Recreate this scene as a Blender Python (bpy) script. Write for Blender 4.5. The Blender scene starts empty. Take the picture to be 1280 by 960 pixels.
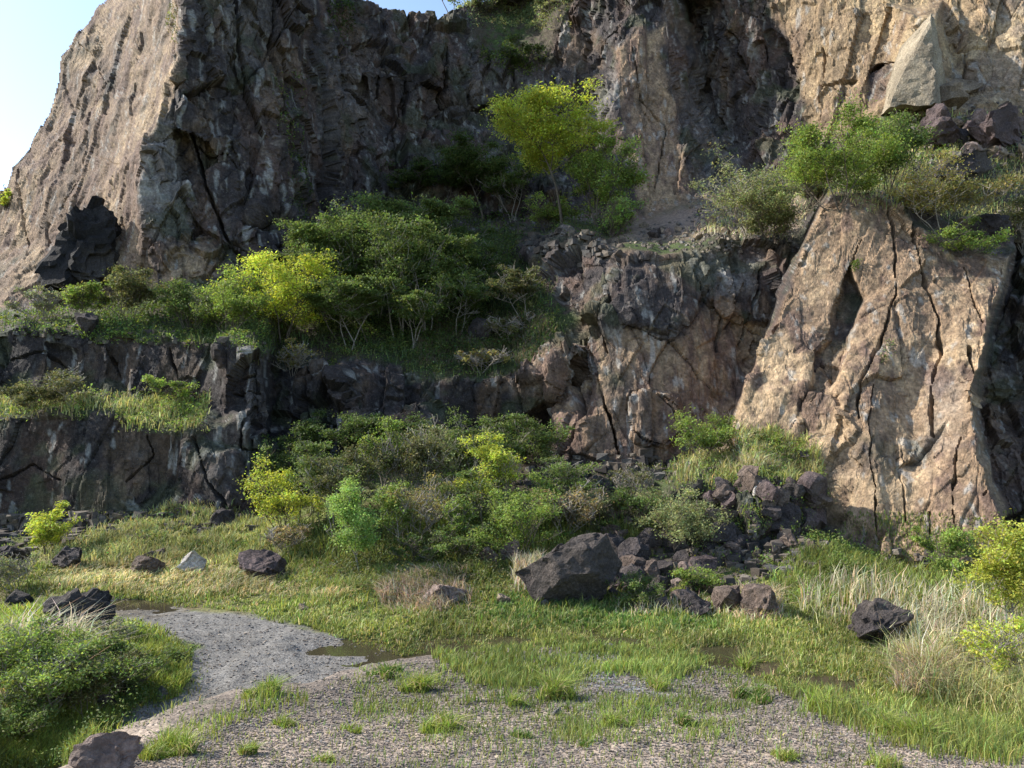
import bpy, math, random
import numpy as np
from mathutils import Vector
from mathutils.geometry import delaunay_2d_cdt

# ------------------------------------------------------------------ camera, sky, sun
CAMZ = 5.0
PITCH = math.atan(20 / 960)
scn = bpy.context.scene
col = scn.collection
cam_d = bpy.data.cameras.new("camera")
cam = bpy.data.objects.new("camera", cam_d)
col.objects.link(cam)
cam.location = (0, 0, CAMZ)
cam.rotation_euler = (math.pi / 2 + PITCH, 0, 0)
cam_d.sensor_width = 36
cam_d.lens = 27
cam_d.clip_end = 3000
scn.camera = cam

SUN = Vector((-0.80, 0.17, 0.60)).normalized()      # towards the sun
elev = math.asin(SUN.z)
world = bpy.data.worlds.new("World")
scn.world = world
world.use_nodes = True
wn = world.node_tree
sky = wn.nodes.new("ShaderNodeTexSky")
sky.sky_type = 'NISHITA'
sky.sun_disc = False
sky.sun_elevation = elev
sky.sun_rotation = math.atan2(SUN.x, SUN.y)
sky.dust_density = 1.0
sky.ozone_density = 1.6
sky.air_density = 1.0
wn.links.new(sky.outputs[0], wn.nodes["Background"].inputs[0])
wn.nodes["Background"].inputs[1].default_value = 0.13
sd = bpy.data.lights.new("sun", 'SUN')
sd.energy = 3.5
sd.angle = math.radians(0.6)
sd.color = (1.0, 0.955, 0.87)
so = bpy.data.objects.new("sun", sd)
col.objects.link(so)
so.rotation_euler = SUN.to_track_quat('Z', 'Y').to_euler()
so.location = (-40, 0, 60)
scn.view_settings.view_transform = 'Standard'
scn.view_settings.look = 'None'
scn.view_settings.exposure = 1.17
scn.view_settings.gamma = 1.0
scn.cycles.max_bounces = 5
scn.cycles.diffuse_bounces = 3
scn.cycles.transmission_bounces = 3
scn.cycles.transparent_max_bounces = 6

# ------------------------------------------------------------------ numeric helpers
ca, sa = math.cos(PITCH), math.sin(PITCH)

def unproj(px, py, Y):
    """photo pixel + distance in metres -> world point"""
    px, py, Y = np.asarray(px, float), np.asarray(py, float), np.asarray(Y, float)
    rx = (px - 640) / 960
    ry = (480 - py) / 960
    dy = ca - ry * sa
    dz = sa + ry * ca
    s = Y / dy
    return np.stack(np.broadcast_arrays(rx * s, Y, CAMZ + dz * s), -1)

def proj(x, y, z):
    dz = z - CAMZ
    d = y * ca + dz * sa
    d = np.where(d < 0.05, 0.05, d)
    return 640 + 960 * x / d, 480 - 960 * (-y * sa + dz * ca) / d

def _hash(ix, iy, iz, seed):
    h = (ix.astype(np.int64) * 374761393 + iy.astype(np.int64) * 668265263 + iz.astype(np.int64) * 2147483647 + seed * 974634777) & 0xFFFFFFFF
    h = ((h ^ (h >> 13)) * 1274126177) & 0xFFFFFFFF
    h = ((h ^ (h >> 16)) * 2246822519) & 0xFFFFFFFF
    h = h ^ (h >> 15)
    return (h & 0xFFFFFF) / float(0x1000000)

def vnoise(p, seed=0):
    """value noise, -1..1"""
    i = np.floor(p).astype(np.int64)
    f = p - i
    f = f * f * f * (f * (f * 6 - 15) + 10)
    r = 0
    for a in (0, 1):
        wx = f[..., 0] if a else 1 - f[..., 0]
        for b in (0, 1):
            wy = f[..., 1] if b else 1 - f[..., 1]
            for c in (0, 1):
                wz = f[..., 2] if c else 1 - f[..., 2]
                r = r + wx * wy * wz * _hash(i[..., 0] + a, i[..., 1] + b, i[..., 2] + c, seed)
    return r * 2 - 1

def fbm(p, octv=4, seed=0, gain=0.5, lac=2.03):
    r, a, t = 0, 1.0, 0
    for k in range(octv):
        r = r + a * vnoise(p * lac ** k + 17.3 * k, seed + k)
        t += a
        a *= gain
    return r / t * 1.6

def ridged(p, octv=4, seed=0):
    r, a, t = 0, 1.0, 0
    for k in range(octv):
        r = r + a * (1 - np.abs(vnoise(p * 2.07 ** k + 9.1 * k, seed + k)) * 2)
        t += a
        a *= 0.5
    return r / t

def cells(p, seed=0, tilt=0.6):
    """blocky cellular noise: (per block tilted offset, edge distance)"""
    i = np.floor(p).astype(np.int64)
    best = np.full(p.shape[:-1], 9.0)
    sec = np.full(p.shape[:-1], 9.0)
    val = np.zeros(p.shape[:-1])
    for a in (-1, 0, 1):
        for b in (-1, 0, 1):
            for c in (-1, 0, 1):
                cx, cy, cz = i[..., 0] + a, i[..., 1] + b, i[..., 2] + c
                h1, h2, h3 = _hash(cx, cy, cz, seed), _hash(cx, cy, cz, seed + 71), _hash(cx, cy, cz, seed + 143)
                dx = cx + h1 - p[..., 0]
                dy = cy + h2 - p[..., 1]
                dz = cz + h3 - p[..., 2]
                d = np.sqrt(dx * dx + dy * dy + dz * dz)
                v = (h1 * 7.3 + h2 * 3.1) % 1.0 - 0.5 + tilt * (dx * (h2 - .5) * 2 + dz * (h3 - .5) * 2 + dy * (h1 - .5) * 2)
                m = d < best
                sec = np.where(m, best, np.minimum(sec, d))
                val = np.where(m, v, val)
                best = np.where(m, d, best)
    return val, sec - best

def sstep(a, b, x):
    t = np.clip((x - a) / (b - a), 0, 1)
    return t * t * (3 - 2 * t)

def poly_sd(px, py, poly):
    """signed distance to a polygon, positive inside"""
    P = np.asarray(poly, float)
    Q = np.roll(P, -1, 0)
    inside = np.zeros(px.shape, bool)
    dist = np.full(px.shape, 1e9)
    for (x1, y1), (x2, y2) in zip(P, Q):
        if y1 != y2:
            c = ((y1 > py) != (y2 > py)) & (px < (x2 - x1) * (py - y1) / (y2 - y1) + x1)
            inside ^= c
        ex, ey = x2 - x1, y2 - y1
        L = ex * ex + ey * ey + 1e-9
        t = np.clip(((px - x1) * ex + (py - y1) * ey) / L, 0, 1)
        dist = np.minimum(dist, np.hypot(px - x1 - t * ex, py - y1 - t * ey))
    return np.where(inside, dist, -dist)

def region(px, py, poly, feather=6.0):
    return sstep(-feather, feather, poly_sd(px, py, poly))

def mesh_np(name, verts, faces, mat=None, attrs=None, smooth=True, parent=None, cols=None):
    """verts Nx3, faces MxK (all one size) or list of such arrays"""
    me = bpy.data.meshes.new(name)
    fl = faces if isinstance(faces, list) else [faces]
    fl = [np.asarray(f, np.int32) for f in fl if len(f)]
    nv = len(verts)
    loops = np.concatenate([f.ravel() for f in fl])
    sizes = np.concatenate([np.full(len(f), f.shape[1], np.int32) for f in fl])
    starts = np.concatenate([[0], np.cumsum(sizes)[:-1]]).astype(np.int32)
    me.vertices.add(nv)
    me.vertices.foreach_set("co", np.asarray(verts, np.float32).ravel())
    me.loops.add(len(loops))
    me.loops.foreach_set("vertex_index", loops)
    me.polygons.add(len(sizes))
    me.polygons.foreach_set("loop_start", starts)
    me.update(calc_edges=True)
    me.polygons.foreach_set("use_smooth", np.full(len(sizes), smooth, bool))
    for k, v in (cols or {}).items():
        at = me.color_attributes.new(k, 'FLOAT_COLOR', 'POINT')
        v = np.asarray(v, np.float32)
        if v.shape[1] == 3:
            v = np.concatenate([v, np.ones((len(v), 1), np.float32)], 1)
        at.data.foreach_set("color", v.ravel())
    for k, v in (attrs or {}).items():
        at = me.attributes.new(k, 'FLOAT', 'POINT')
        at.data.foreach_set("value", np.asarray(v, np.float32).ravel())
    if mat:
        me.materials.append(mat)
    o = bpy.data.objects.new(name, me)
    col.objects.link(o)
    if parent:
        o.parent = parent
    return o

def tag(o, label=None, cat=None, group=None, kind=None):
    if label: o["label"] = label
    if cat: o["category"] = cat
    if group: o["group"] = group
    if kind: o["kind"] = kind
    return o

# ------------------------------------------------------------------ materials
def new_mat(name):
    m = bpy.data.materials.new(name)
    m.use_nodes = True
    nt = m.node_tree
    b = nt.nodes["Principled BSDF"]
    return m, nt, b

def N(nt, t, **kw):
    n = nt.nodes.new(t)
    for k, v in kw.items():
        if k == 'i':
            for a, c in v.items():
                n.inputs[a].default_value = c
        else:
            setattr(n, k, v)
    return n

def ramp(nt, fac, stops):
    r = N(nt, "ShaderNodeValToRGB")
    e = r.color_ramp.elements
    while len(e) < len(stops): e.new(0.5)
    for k, (p, c) in enumerate(stops):
        e[k].position = p
        e[k].color = (c, c, c, 1) if not hasattr(c, '__len__') else (*c, 1)
    nt.links.new(fac, r.inputs[0])
    return r.outputs[0]

def mulc(nt, a, b, fac=1.0, mode='MULTIPLY'):
    m = N(nt, "ShaderNodeMix", data_type='RGBA', blend_type=mode)
    m.inputs[0].default_value = fac
    nt.links.new(a, m.inputs[6])
    nt.links.new(b, m.inputs[7])
    return m.outputs[2]

def rock_mat(name, attr="Col", base=None, fine=1.0, rough=0.85, bump=0.6, streak=True, dist=0.06):
    m, nt, b = new_mat(name)
    tc = N(nt, "ShaderNodeTexCoord")
    src = tc.outputs["Object"]
    if base is None:
        c = N(nt, "ShaderNodeVertexColor", layer_name=attr).outputs[0]
    else:
        c = N(nt, "ShaderNodeRGB")
        c.outputs[0].default_value = (*base, 1)
        c = c.outputs[0]
    n1 = N(nt, "ShaderNodeTexNoise", i={"Scale": 6.0 * fine, "Detail": 8.0, "Roughness": 0.7})
    nt.links.new(src, n1.inputs["Vector"])
    n2 = N(nt, "ShaderNodeTexNoise", i={"Scale": 1.3 * fine, "Detail": 5.0, "Roughness": 0.6})
    nt.links.new(src, n2.inputs["Vector"])
    c = mulc(nt, c, ramp(nt, n1.outputs[0], [(0.28, 0.42), (0.5, 1.0), (0.74, 1.75)]))
    c = mulc(nt, c, ramp(nt, n2.outputs[0], [(0.3, 0.8), (0.7, 1.25)]))
    # mineral specks, lichen
    n3 = N(nt, "ShaderNodeTexNoise", i={"Scale": 16 * fine, "Detail": 3.0, "Roughness": 0.6})
    nt.links.new(src, n3.inputs["Vector"])
    mk = ramp(nt, n3.outputs[0], [(0.62, 0.0), (0.72, 1.0)])
    mx = N(nt, "ShaderNodeMix", data_type='RGBA', blend_type='MIX')
    mm = N(nt, "ShaderNodeMath", operation='MULTIPLY', i={1: 0.38})
    nt.links.new(mk, mm.inputs[0])
    nt.links.new(mm.outputs[0], mx.inputs[0])
    nt.links.new(c, mx.inputs[6])
    mx.inputs[7].default_value = (0.34, 0.33, 0.30, 1)
    c = mx.outputs[2]
    ck = N(nt, "ShaderNodeTexVoronoi", feature='DISTANCE_TO_EDGE', i={"Scale": 1.15 * fine})
    mp0 = N(nt, "ShaderNodeMapping")
    mp0.inputs["Scale"].default_value = (1.0, 1.0, 0.5 if streak else 1.0)
    nt.links.new(src, mp0.inputs[0])
    n5 = N(nt, "ShaderNodeTexNoise", i={"Scale": 1.7 * fine, "Detail": 6.0, "Roughness": 0.65})
    nt.links.new(mp0.outputs[0], n5.inputs["Vector"])
    w0 = N(nt, "ShaderNodeMix", data_type='VECTOR')
    w0.inputs[0].default_value = 0.55
    nt.links.new(mp0.outputs[0], w0.inputs[4])
    nt.links.new(n5.outputs[1], w0.inputs[5])
    nt.links.new(w0.outputs[1], ck.inputs["Vector"])
    cl = ramp(nt, ck.outputs[0], [(0.0, 0.25), (0.022, 1.0)])
    gate = ramp(nt, n2.outputs[0], [(0.48, 0.0), (0.62, 0.8)])
    mc = N(nt, "ShaderNodeMix", data_type='RGBA', blend_type='MULTIPLY')
    nt.links.new(gate, mc.inputs[0])
    nt.links.new(c, mc.inputs[6])
    nt.links.new(cl, mc.inputs[7])
    c = mc.outputs[2]
    nt.links.new(c, b.inputs["Base Color"])
    b.inputs["Roughness"].default_value = rough
    b.inputs["Specular IOR Level"].default_value = 0.25
    # bump
    mp = N(nt, "ShaderNodeMapping")
    mp.inputs["Scale"].default_value = (1.0, 1.0, 0.45 if streak else 1.0)
    nt.links.new(src, mp.inputs[0])
    nb = N(nt, "ShaderNodeTexNoise", i={"Scale": 3.2 * fine, "Detail": 12.0, "Roughness": 0.68, "Distortion": 0.3})
    nt.links.new(mp.outputs[0], nb.inputs["Vector"])
    vb = N(nt, "ShaderNodeTexVoronoi", feature='DISTANCE_TO_EDGE', i={"Scale": 2.6 * fine})
    wv = N(nt, "ShaderNodeMix", data_type='VECTOR')
    wv.inputs[0].default_value = 0.25
    nt.links.new(mp.outputs[0], wv.inputs[4])
    nt.links.new(n2.outputs[1], wv.inputs[5])
    nt.links.new(wv.outputs[1], vb.inputs["Vector"])
    vr = ramp(nt, vb.outputs[0], [(0.0, 0.0), (0.06, 1.0)])
    ad = N(nt, "ShaderNodeMath", operation='MULTIPLY_ADD', i={1: 0.10})
    nt.links.new(vr, ad.inputs[0])
    nt.links.new(nb.outputs[0], ad.inputs[2])
    bp = N(nt, "ShaderNodeBump", i={"Strength": bump, "Distance": dist * 5})
    nt.links.new(ad.outputs[0], bp.inputs["Height"])
    nt.links.new(bp.outputs[0], b.inputs["Normal"])
    return m

M_CLIFF = rock_mat("cliff_rock", fine=1.35, bump=0.9, dist=0.028)

def ground_mat():
    m, nt, b = new_mat("ground_soil")
    tc = N(nt, "ShaderNodeTexCoord")
    src = tc.outputs["Object"]
    c = N(nt, "ShaderNodeVertexColor", layer_name="Col").outputs[0]
    n1 = N(nt, "ShaderNodeTexNoise", i={"Scale": 14.0, "Detail": 8.0, "Roughness": 0.75})
    nt.links.new(src, n1.inputs["Vector"])
    c = mulc(nt, c, ramp(nt, n1.outputs[0], [(0.3, 0.70), (0.5, 1.0), (0.7, 1.3)]))
    v = N(nt, "ShaderNodeTexVoronoi", i={"Scale": 28.0})
    nt.links.new(src, v.inputs["Vector"])
    hs = ramp(nt, v.outputs["Color"], [(0.1, 0.7), (0.9, 1.35)])
    c = mulc(nt, c, hs)
    nt.links.new(c, b.inputs["Base Color"])
    b.inputs["Roughness"].default_value = 0.95
    b.inputs["Specular IOR Level"].default_value = 0.13
    ad = N(nt, "ShaderNodeMath", operation='MULTIPLY_ADD', i={1: -0.8})
    nt.links.new(v.outputs["Distance"], ad.inputs[0])
    nt.links.new(n1.outputs[0], ad.inputs[2])
    bp = N(nt, "ShaderNodeBump", i={"Strength": 0.5, "Distance": 0.03})
    nt.links.new(ad.outputs[0], bp.inputs["Height"])
    nt.links.new(bp.outputs[0], b.inputs["Normal"])
    return m
M_GROUND = ground_mat()

def water_mat():
    m, nt, b = new_mat("puddle_water")
    b.inputs["Base Color"].default_value = (0.045, 0.038, 0.022, 1)
    b.inputs["Roughness"].default_value = 0.04
    b.inputs["IOR"].default_value = 1.33
    n = N(nt, "ShaderNodeTexNoise", i={"Scale": 5.0, "Detail": 3.0})
    tc = N(nt, "ShaderNodeTexCoord")
    nt.links.new(tc.outputs["Object"], n.inputs["Vector"])
    bp = N(nt, "ShaderNodeBump", i={"Strength": 0.08, "Distance": 0.02})
    nt.links.new(n.outputs[0], bp.inputs["Height"])
    nt.links.new(bp.outputs[0], b.inputs["Normal"])
    return m
M_WATER = water_mat()

# ------------------------------------------------------------------ the ground
MOUND = [(-5, -4), (-3.7, 5), (-3.6, 7.2), (-3.1, 9.3), (-2.5, 10.9), (-1.3, 12.2), (0.2, 12.6), (1.6, 12.5), (3.0, 11.3), (3.6, 9.7), (4.2, 8.2), (4.7, 6.6), (5.6, 4), (7, -4)]
POND = [(385, 812), (430, 800), (520, 792), (640, 796), (760, 790), (860, 800), (960, 806), (1040, 826), (1130, 850), (1100, 862), (1010, 850), (930, 832), (860, 822), (760, 815), (640, 818), (560, 830), (470, 822), (420, 824)]
POND2 = [(150, 750), (210, 752), (222, 760), (190, 768), (155, 762)]

def _flat(poly, z=0.0):
    out = []
    for px, py in poly:
        p = unproj(px, py, 1.0) - np.array([0, 0, CAMZ])
        s = (z - CAMZ) / p[2]
        out.append((p[0] * s, p[1] * s))
    return out
POND_W, POND2_W = _flat(POND), _flat(POND2)

def ground_h(x, y):
    x, y = np.asarray(x, float), np.asarray(y, float)
    p = np.stack([x, y, x * 0], -1)
    wx = x + 0.35 * vnoise(p * 0.8, 5)
    wy = y + 0.35 * vnoise(p * 0.8, 6)
    d = poly_sd(wx, wy, MOUND)
    top = 3.3 - 0.185 * np.clip(y, -3, 14)
    z = top * sstep(-2.6, 0.5, d)
    z = z + 1.0 * np.exp(-((x + 8.6) / 3.0) ** 2 - ((y - 12.3) / 3.4) ** 2)
    z = z + 1.2 * np.exp(-((x + 9.0) / 3.0) ** 2 - ((y - 7.0) / 4) ** 2)
    z = z + 0.55 * sstep(23.5, 27.5, y) * sstep(-17, -13, x) * (1 - sstep(-8.5, -6.5, x))
    z = z + 1.7 * sstep(21.5, 30, y) * sstep(-9, -6, x) * (1 - sstep(2.5, 5, x))
    z = z + 0.75 * np.exp(-((x - 9.0) / 1.3) ** 2 - ((y - 24) / 2.4) ** 2)
    z = z + 0.8 * sstep(9.5, 16, x) * sstep(3, 9, y) * (1 - sstep(14, 19, y)) + 0.5 * sstep(4.5, 8, x) * (1 - sstep(9, 13, y))
    z = z + (0.06 * fbm(p * 0.7, 4, 31) + 0.02 * fbm(p * 4, 3, 35)) * sstep(0, 3, y)
    dp = np.maximum(poly_sd(x + .15 * vnoise(p * 2, 8), y + .2 * vnoise(p * 1.3, 9), POND_W), poly_sd(x, y, POND2_W))
    k = sstep(-0.8, 0.35, dp)
    z = z * (1 - k) + (-0.075 + 0.085 * fbm(p * np.array([.9, 1.8, 1]), 4, 44)) * k
    return z

def gz(x, y):
    return float(ground_h(np.array([x]), np.array([y]))[0])

# ground regions, traced on the photograph
ROAD = [(105, 742), (150, 748), (200, 757), (260, 764), (330, 772), (385, 785), (420, 798), (455, 812), (520, 826), (560, 838), (500, 850), (430, 858), (380, 870), (330, 872), (250, 885), (190, 915), (150, 915), (150, 893), (225, 868), (243, 845), (240, 815), (215, 792), (150, 776), (110, 762)]

# ------------------------------------------------------------------ the cliff: break lines (pixel, pixel, metres away)
V2, DV, ED = [], [], []
def L(*pts):
    ids = []
    for (x, y, d) in pts:
        k = None
        for q, (vx, vy) in enumerate(V2):
            if abs(vx - x) < 1.0 and abs(vy - y) < 1.0:
                k = q
        if k is None:
            V2.append((float(x), float(y))); DV.append(float(d)); k = len(V2) - 1
        ids.append(k)
    for a, b in zip(ids, ids[1:]):
        if a != b: ED.append((a, b))
def P(*pts):
    for p in pts: L(p)
def step(pts, side):
    L(*[(x, y, a) for x, y, a, b in pts])
    L(*[(x + side[0], y + side[1], b) for x, y, a, b in pts])

P((-240, -280, 60), (250, -280, 56), (450, -280, 60), (800, -280, 56), (1000, -280, 54), (1520, -280, 48))
L((-240, 820, 30), (0, 820, 29), (150, 820, 28.5), (300, 820, 28.5), (400, 820, 24.5), (640, 820, 24), (880, 820, 23.5), (1030, 820, 23.8), (1150, 820, 23), (1250, 820, 22.5), (1520, 820, 24))
# left: lower wall, bench, upper wall, bench
L((-240, 690, 30), (0, 672, 29), (60, 668, 29), (150, 655, 28.6), (240, 640, 28.4), (300, 645, 28.6))
L((-240, 535, 31), (0, 524, 30.4), (70, 518, 30.2), (140, 516, 30.1), (190, 540, 29.9), (250, 545, 29.7), (300, 520, 29.9))
P((90, 590, 29.2), (220, 595, 29.6), (30, 600, 29.9))
L((-240, 500, 34), (0, 490, 33.2), (100, 488, 33), (200, 495, 32.6), (250, 492, 32.3), (283, 515, 31.2))
L((-240, 405, 35), (0, 410, 34), (100, 415, 33.8), (200, 428, 33.5), (255, 432, 33.4), (270, 436, 33.2))
L((285, 436, 31.9), (310, 434, 31.8), (328, 437, 32))
L((283, 515, 31.2), (310, 512, 31), (328, 515, 31.2))
step([(332, 438, 32, 34.6), (333, 515, 31, 33.8), (336, 580, 30, 32.3), (340, 645, 29.4, 30.2)], (5, 0))
L((-240, 400, 46), (0, 388, 43), (60, 380, 42.2), (100, 375, 41.5), (150, 368, 40.7), (200, 362, 40), (260, 355, 40.5), (300, 345, 41.8), (370, 320, 44.5))
# the great left buttress
L((200, 362, 40), (182, 300, 40.6), (183, 240, 41), (190, 180, 41.4), (213, 130, 41.8), (225, 60, 42.6), (232, 0, 43.3), (240, -100, 45), (250, -200, 46))
L((213, 130, 41.8), (232, 220, 43.2), (238, 275, 42.2), (205, 300, 40.9))
L((370, 320, 44.5), (365, 200, 46), (372, 100, 47.5), (385, 0, 49), (395, -60, 50), (400, -200, 52))
L((300, 345, 41.8), (290, 200, 43.6), (285, 100, 44.5), (290, 0, 45.5), (300, -120, 47))
L((330, 335, 42.8), (335, 200, 44.4), (340, 60, 46.4))
L((-60, 330, 52), (0, 250, 51), (15, 205, 51), (38, 190, 51.5), (62, 140, 52), (75, 70, 52.5), (95, 40, 53), (120, 15, 53), (132, 0, 53.5), (160, -60, 54), (200, -150, 55))
L((100, 375, 41.5), (105, 250, 46), (140, 120, 48), (175, 0, 49), (200, -100, 50))
P((150, 250, 43.2), (178, 120, 44.8), (200, 20, 46), (50, 300, 47.5), (-240, 300, 56))
# back wall and gully
L((372, 290, 45), (400, 265, 49), (440, 255, 52), (500, 262, 53.5), (560, 268, 54), (640, 278, 52.5), (700, 268, 50.5), (760, 272, 48.5), (800, 270, 47.4))
L((440, -15, 57), (490, 12, 59), (545, 19, 60), (590, 40, 60), (612, 70, 59.5), (650, 75, 59.5), (690, 60, 59), (700, 0, 59))
L((600, 12, 64), (650, 5, 65), (690, -10, 64))
P((470, 130, 56), (520, 90, 57), (560, 140, 58.6), (600, 170, 57.2), (640, 130, 58.8), (700, 130, 57), (410, 0, 53), (410, 130, 50.5), (432, 200, 52.5), (450, 90, 54.5))
L((730, -60, 59), (728, 60, 57.5), (722, 150, 56.5), (735, 200, 54.5), (765, 275, 50))
L((800, -80, 55), (775, 60, 52.5), (768, 130, 51.2), (785, 200, 49.6), (800, 270, 47.4))
L((830, -60, 54), (838, 40, 52.2), (850, 150, 50.7), (868, 250, 48.2))
L((862, 20, 57), (882, 110, 56.5), (905, 180, 54), (922, 245, 50))
L((905, 0, 53.5), (935, 90, 53), (965, 170, 50.5), (992, 228, 47.5))
L((960, -100, 54), (1000, 0, 50.5), (1020, 100, 48.5), (1040, 190, 46.5))
L((1130, -100, 49), (1110, 0, 46.8), (1100, 80, 45.8), (1075, 165, 45.4))
L((1148, 26, 43.2), (1125, 90, 43), (1100, 138, 42.6))
L((1172, 20, 42.6), (1170, 70, 41.8), (1165, 130, 41))
L((1181, 25, 45), (1190, 80, 44), (1205, 122, 42.8))
P((1140, 8, 46.5), (1175, 5, 45.8))
L((1240, -60, 45), (1245, 40, 43.6), (1255, 100, 42), (1282, 132, 40.8))
P((1520, 0, 40), (1520, 140, 38), (1400, -100, 44))
L((1040, 190, 46.5), (1100, 142, 42.9), (1165, 134, 41), (1220, 133, 41.2), (1282, 137, 40.6))
# bench to the right of the middle
L((800, 270, 47.4), (868, 250, 48.2), (922, 245, 49.4), (992, 230, 47), (1040, 190, 46.5))
L((660, 312, 43.5), (688, 292, 42), (715, 286, 40.5), (745, 300, 38.4), (772, 318, 35.6), (800, 324, 34.9), (860, 318, 34.9), (905, 300, 35.6), (960, 302, 35.9), (990, 298, 36.5))
step([(1028, 258, 31.5, 39), (1005, 305, 31, 35.8), (985, 360, 30.4, 35.0), (958, 420, 29.6, 34.2), (932, 490, 28.6, 33.2), (918, 545, 27.9, 31.6)], (-5, -2))
L((1034, 252, 31.5), (1060, 249, 31.3), (1100, 246, 31.2), (1130, 262, 30.8), (1155, 290, 30.2), (1200, 318, 29.6), (1258, 322, 29.3))
L((1040, 238, 37), (1100, 232, 36), (1150, 258, 34), (1200, 292, 32.5), (1270, 300, 32))
P((1065, 205, 41.5), (1130, 190, 39.5), (1200, 180, 38.5), (1280, 200, 37), (1280, 260, 34.5), (1520, 260, 33))
# right slab
L((920, 549, 27.8), (1000, 590, 26.6), (1040, 650, 25.4), (1100, 690, 24), (1170, 705, 23.2), (1250, 704, 22.6))
L((1100, 246, 31.2), (1108, 350, 29.2), (1100, 450, 27.2), (1085, 540, 25.6), (1100, 690, 24))
L((1155, 290, 30.2), (1188, 400, 27.5), (1200, 500, 25.4), (1190, 600, 24.1), (1170, 705, 23.2))
P((1040, 400, 29.3), (1000, 480, 27.8), (1060, 600, 25.4), (1140, 500, 26.7), (1140, 620, 24.5))
step([(1262, 322, 29.2, 33), (1240, 400, 26.9, 31), (1218, 480, 25.3, 29.5), (1225, 560, 24.1, 28), (1252, 640, 23, 27), (1256, 708, 22.6, 26)], (6, 0))
P((1520, 330, 31), (1520, 500, 28), (1520, 700, 25))
# middle wall
L((640, 458, 33.9), (665, 436, 34.2), (700, 424, 34.3), (720, 405, 34.8))
L((640, 458, 33.9), (665, 478, 33.2), (690, 492, 33.0))
P((700, 455, 32.9),)
L((727, 400, 34.4), (737, 432, 33.6), (722, 470, 34.2), (700, 505, 34))
L((737, 432, 33.6), (762, 500, 32.1), (772, 575, 31.2))
P((725, 335, 36.8), (700, 330, 38.2), (745, 360, 35.4))
L((672, 335, 40), (690, 370, 37.2), (727, 400, 34.4))
L((780, 326, 34.7), (792, 400, 33.4), (800, 500, 32.0), (830, 582, 31.1))
L((880, 320, 34.9), (888, 360, 34.4), (868, 400, 33.6), (890, 500, 32.6), (895, 558, 31.6))
L((700, 570, 31.9), (745, 592, 31.0), (772, 588, 31.1), (830, 582, 31.1), (895, 560, 31.5), (913, 552, 31.2))
L((552, 478, 33.6), (600, 471, 33.5), (650, 475, 33.4), (682, 500, 33.3))
L((560, 522, 33.4), (620, 542, 33.8), (682, 537, 34.1))
# gully slope
L((345, 430, 36.8), (450, 435, 37), (540, 450, 36), (632, 442, 36.2))
L((350, 380, 40), (450, 370, 41), (550, 370, 41.5), (640, 370, 40.5), (668, 340, 41.5))
L((385, 310, 45.5), (450, 300, 47), (550, 310, 47.5), (640, 312, 46), (660, 306, 45))
L((345, 458, 35), (400, 455, 34.8), (460, 450, 34.6), (520, 470, 34.2), (546, 480, 33.7))
L((345, 565, 32.4), (400, 562, 32.2), (460, 552, 32.1), (540, 562, 31.8), (600, 578, 31.5), (690, 590, 31.3))
L((348, 655, 27.5), (450, 650, 27), (560, 650, 26.5), (680, 650, 26), (760, 650, 25.5))
L((345, 705, 24.5), (450, 705, 24.2), (640, 705, 24), (780, 705, 24))
# mound in front of the middle wall
P((840, 600, 28), (880, 572, 29))
L((815, 612, 26.5), (870, 603, 25.8), (930, 600, 25.4), (985, 603, 25.3), (1020, 622, 25.2))
L((760, 650, 25.5), (830, 680, 24.2), (900, 700, 23.2), (980, 702, 23), (1035, 690, 23.9))

GX0, GX1, GY0, GY1, ST = -230, 1510, -270, 810, 1.6
gx = np.arange(GX0, GX1, ST)
gy = np.arange(GY0, GY1, ST)
PX, PY = np.meshgrid(gx, gy)
vs, es, fs, ov, _, _ = delaunay_2d_cdt([Vector(v) for v in V2], ED, [], 0, 0.01)
dv = []
Varr, Darr = np.array(V2), np.array(DV)
for k, v in enumerate(vs):
    if ov[k]:
        dv.append(DV[ov[k][0]])
    else:
        r = np.hypot(Varr[:, 0] - v.x, Varr[:, 1] - v.y)
        q = np.argsort(r)[:4]
        w = 1 / (r[q] + .5) ** 2
        dv.append(float((w * Darr[q]).sum() / w.sum()))
        print("crossing break lines near", round(v.x), round(v.y))
# perspective-correct: interpolate 1/D so that facets are true planes
base = np.full(PX.shape, np.nan)
for f in fs:
    a, b, c = f
    (x1, y1), (x2, y2), (x3, y3) = vs[a], vs[b], vs[c]
    det = (y2 - y3) * (x1 - x3) + (x3 - x2) * (y1 - y3)
    if abs(det) < 1e-6: continue
    i0 = max(int((min(x1, x2, x3) - GX0) / ST) - 1, 0); i1 = int((max(x1, x2, x3) - GX0) / ST) + 2
    j0 = max(int((min(y1, y2, y3) - GY0) / ST) - 1, 0); j1 = int((max(y1, y2, y3) - GY0) / ST) + 2
    X, Y = PX[j0:j1, i0:i1], PY[j0:j1, i0:i1]
    la = ((y2 - y3) * (X - x3) + (x3 - x2) * (Y - y3)) / det
    lb = ((y3 - y1) * (X - x3) + (x1 - x3) * (Y - y3)) / det
    lc = 1 - la - lb
    m = (la >= -1e-6) & (lb >= -1e-6) & (lc >= -1e-6)
    val = la / dv[a] + lb / dv[b] + lc / dv[c]
    sub = base[j0:j1, i0:i1]
    sub[m] = val[m]
assert not np.isnan(base).any()

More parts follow.
